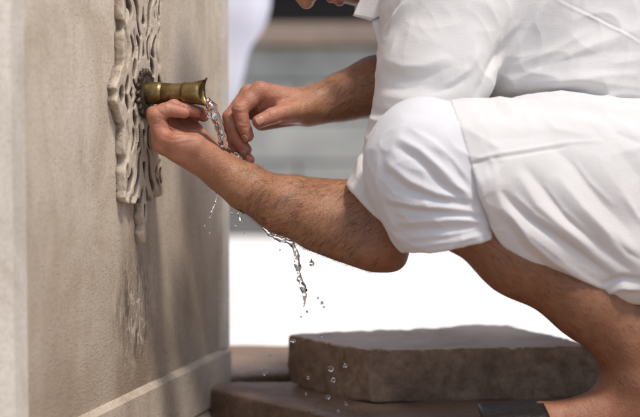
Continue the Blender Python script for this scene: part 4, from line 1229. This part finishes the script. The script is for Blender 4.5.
props(nobj('water_trickle', V, Q, M_WATER), 'short broken dribble of water below the wrist beside the pillar edge', 'water')
spl = [strand([(217, 192, 2.42), (216, 202, 2.42), (212, 212, 2.42), (209, 220, 2.42)], (0.0014, 0.0009, 0.0012, 0.0006))]
pts_ = [x for s in spl for x in s[0]]; lo, hi = bbox(pts_, 0.01)
V, Q = mesh_sdf(f_curve_water(spl, 0.002, 0.0010, 140), lo, hi, 0.0007)
props(nobj('water_trickle', V, Q, M_WATER), 'thin slanting thread of water falling in front of the carved stone wall', 'water')
puddle = [strand([(233, 157, 2.462), (238, 160, 2.462), (242, 164, 2.46)], (0.0035, 0.0040, 0.0025)), strand([(236, 154, 2.464), (240, 158, 2.464)], (0.0025, 0.0030))]
pts_ = [x for s in puddle for x in s[0]]; lo, hi = bbox(pts_, 0.012)
V, Q = mesh_sdf(f_curve_water(puddle, 0.003, 0.0016, 120), lo, hi, 0.0008)
props(nobj('water_splash', V, Q, M_WATER), 'small splash of water caught under the hanging fingertips', 'water')

def drop_mesh(tail=0.0):
    bm = bmesh.new(); bmesh.ops.create_icosphere(bm, subdivisions=4, radius=1)
    for v in bm.verts:
        if v.co.z > 0: v.co.z *= 1 + tail * v.co.z; s = 1 - 0.5 * min(1, tail) * max(0, v.co.z / (1 + tail)); v.co.x *= s; v.co.y *= s
    return bm
DROPS = [(312, 264, 2.39, 2.6, 1.4, 'teardrop of water hanging just below the near forearm'), (322, 303, 2.39, 1.5, 0.3, 'crooked falling drop of water right of the trickle\'s end'), (318, 298, 2.39, 1.0, 0.5, None), (324, 307, 2.39, 1.1, 0, None),
         (293, 341, 2.42, 2.6, 0.2, None), (331, 369, 2.40, 3.0, 0, None), (345, 366, 2.40, 2.2, 0.9, None), (333, 380, 2.40, 2.4, 0.2, None), (328, 397, 2.40, 2.6, 0, None), (308, 378, 2.42, 1.5, 0.8, None),
         (346, 404, 2.40, 1.5, 1.5, None), (306, 394, 2.42, 1.2, 0.8, None), (264, 374, 2.45, 1.6, 0.4, None), (262, 368, 2.45, 1.0, 0.5, None), (267, 372, 2.45, 0.9, 0, None), (270, 356, 2.45, 0.9, 0.6, None),
         (322, 336, 2.42, 1.2, 0.3, None), (338, 411, 2.40, 1.5, 0.2, None), (205, 226, 2.42, 1.0, 0.5, None), (210, 233, 2.42, 0.9, 0.8, None), (244, 233, 2.41, 1.1, 0.8, None), (236, 226, 2.41, 1.2, 0.3, None), (232, 213, 2.41, 1.0, 0.4, None),
         (307, 312, 2.395, 1.2, 0.6, None), (301, 317, 2.395, 0.9, 0.3, None), (280, 250, 2.40, 0.9, 0.6, None)]
for px_, py_, Y_, rpx, tl, lab in DROPS:
    bm = drop_mesh(tl)
    r_ = rpx / F * Y_
    for v in bm.verts: v.co *= r_ * (1 + 0.10 * math.sin(v.co.x * 2.2 + px_) + 0.08 * math.sin(v.co.z * 2.6 + py_))
    M_ = Matrix.Rotation(random.uniform(-0.35, 0.35), 4, 'Y'); M_.translation = Vector(P(px_, py_, Y_))
    o = bobj('water_drop', bm, M_WATER, None, smooth=True, M=M_)
    props(o, lab or 'tiny clear drop of water falling through the air below the hands', 'water drop', 'falling water drops')
def beads(name, Vp, Qp, mask, n, seed, lab):
    r = np.random.default_rng(seed); N = normals(Vp, Qp); m = mask(Vp, N); idx = r.choice(len(Vp), size=n, p=m / m.sum())
    bm = bmesh.new(); bmesh.ops.create_icosphere(bm, subdivisions=2, radius=1); bm.verts.ensure_lookup_table()
    S = np.array([v.co for v in bm.verts]); Fc = np.array([[v.index for v in f.verts] for f in bm.faces]); bm.free()
    VV, FF = [], []
    for k_, i in enumerate(idx):
        R_ = 0.0004 + 0.0010 * r.random() ** 2.5; nn = N[i]
        q_ = S * R_ * np.array([r.uniform(.8, 1.3), r.uniform(.8, 1.2), r.uniform(.8, 1.6)]); h_ = q_ @ nn
        q_ = q_ - np.outer(h_ * 0.45, nn)
        VV.append(q_ + Vp[i] + nn * R_ * 0.2); FF.append(Fc + k_ * len(S))
    o = nobj(name, np.concatenate(VV), np.concatenate(FF), M_BEAD); props(o, lab, 'water beads', kind='stuff')
def m_b(Vp, N):
    px, py = proj(Vp); return np.exp(-((px - 228) / 22) ** 2 - ((py - 176) / 18) ** 2) + 0.10 * sstep(330, 230, px) * (px > 200) * (N[:, 1] < 0.2) * (fbm(Vp * 30, 2) > 0.1)
beads('water_beads', vl[0], vl[1], m_b, 300, 11, 'tiny beads of water clinging to the wet wrist and forearm')
# ------------------------------------------------------------------ light
w = bpy.data.worlds.new('World'); SC.world = w; w.use_nodes = True
nt = w.node_tree; bg = nt.nodes['Background']
sky = nt.nodes.new('ShaderNodeTexSky'); sky.sky_type = 'NISHITA'; sky.sun_disc = False
EL, AZ = math.radians(62), math.radians(140)   # azimuth from +Y toward +X
sky.sun_elevation = EL; sky.sun_rotation = AZ
sky.dust_density = 2.5; sky.ozone_density = 0.6
nt.links.new(sky.outputs[0], bg.inputs[0]); bg.inputs[1].default_value = 0.15
sv = Vector((math.sin(AZ) * math.cos(EL), math.cos(AZ) * math.cos(EL), math.sin(EL)))
sl_ = bpy.data.lights.new('sun', 'SUN'); sl_.energy = 2.75; sl_.angle = math.radians(8); sl_.color = (1.0, 0.93, 0.84)
so = bpy.data.objects.new('sun', sl_); COL.objects.link(so); so.rotation_euler = (-sv).to_track_quat('-Z', 'Y').to_euler(); so.location = sv * 6

cam = bpy.data.cameras.new('camera'); co_ = bpy.data.objects.new('camera', cam); COL.objects.link(co_)
co_.location = (0, 0, CAMZ); co_.rotation_euler = (math.pi / 2 - PITCH, 0, 0)
cam.sensor_width = 36; cam.lens = 18 / (320 / F); cam.clip_start = 0.05; cam.clip_end = 500
cam.dof.use_dof = True; cam.dof.focus_distance = 2.42; cam.dof.aperture_fstop = 3.1
SC.camera = co_
SC.view_settings.view_transform = 'Standard'; SC.view_settings.look = 'None'; SC.view_settings.exposure = 0
SC.render.engine = 'CYCLES'
SC.cycles.use_denoising = True; SC.cycles.max_bounces = 10; SC.cycles.transmission_bounces = 8; SC.cycles.caustics_refractive = False; SC.cycles.caustics_reflective = False
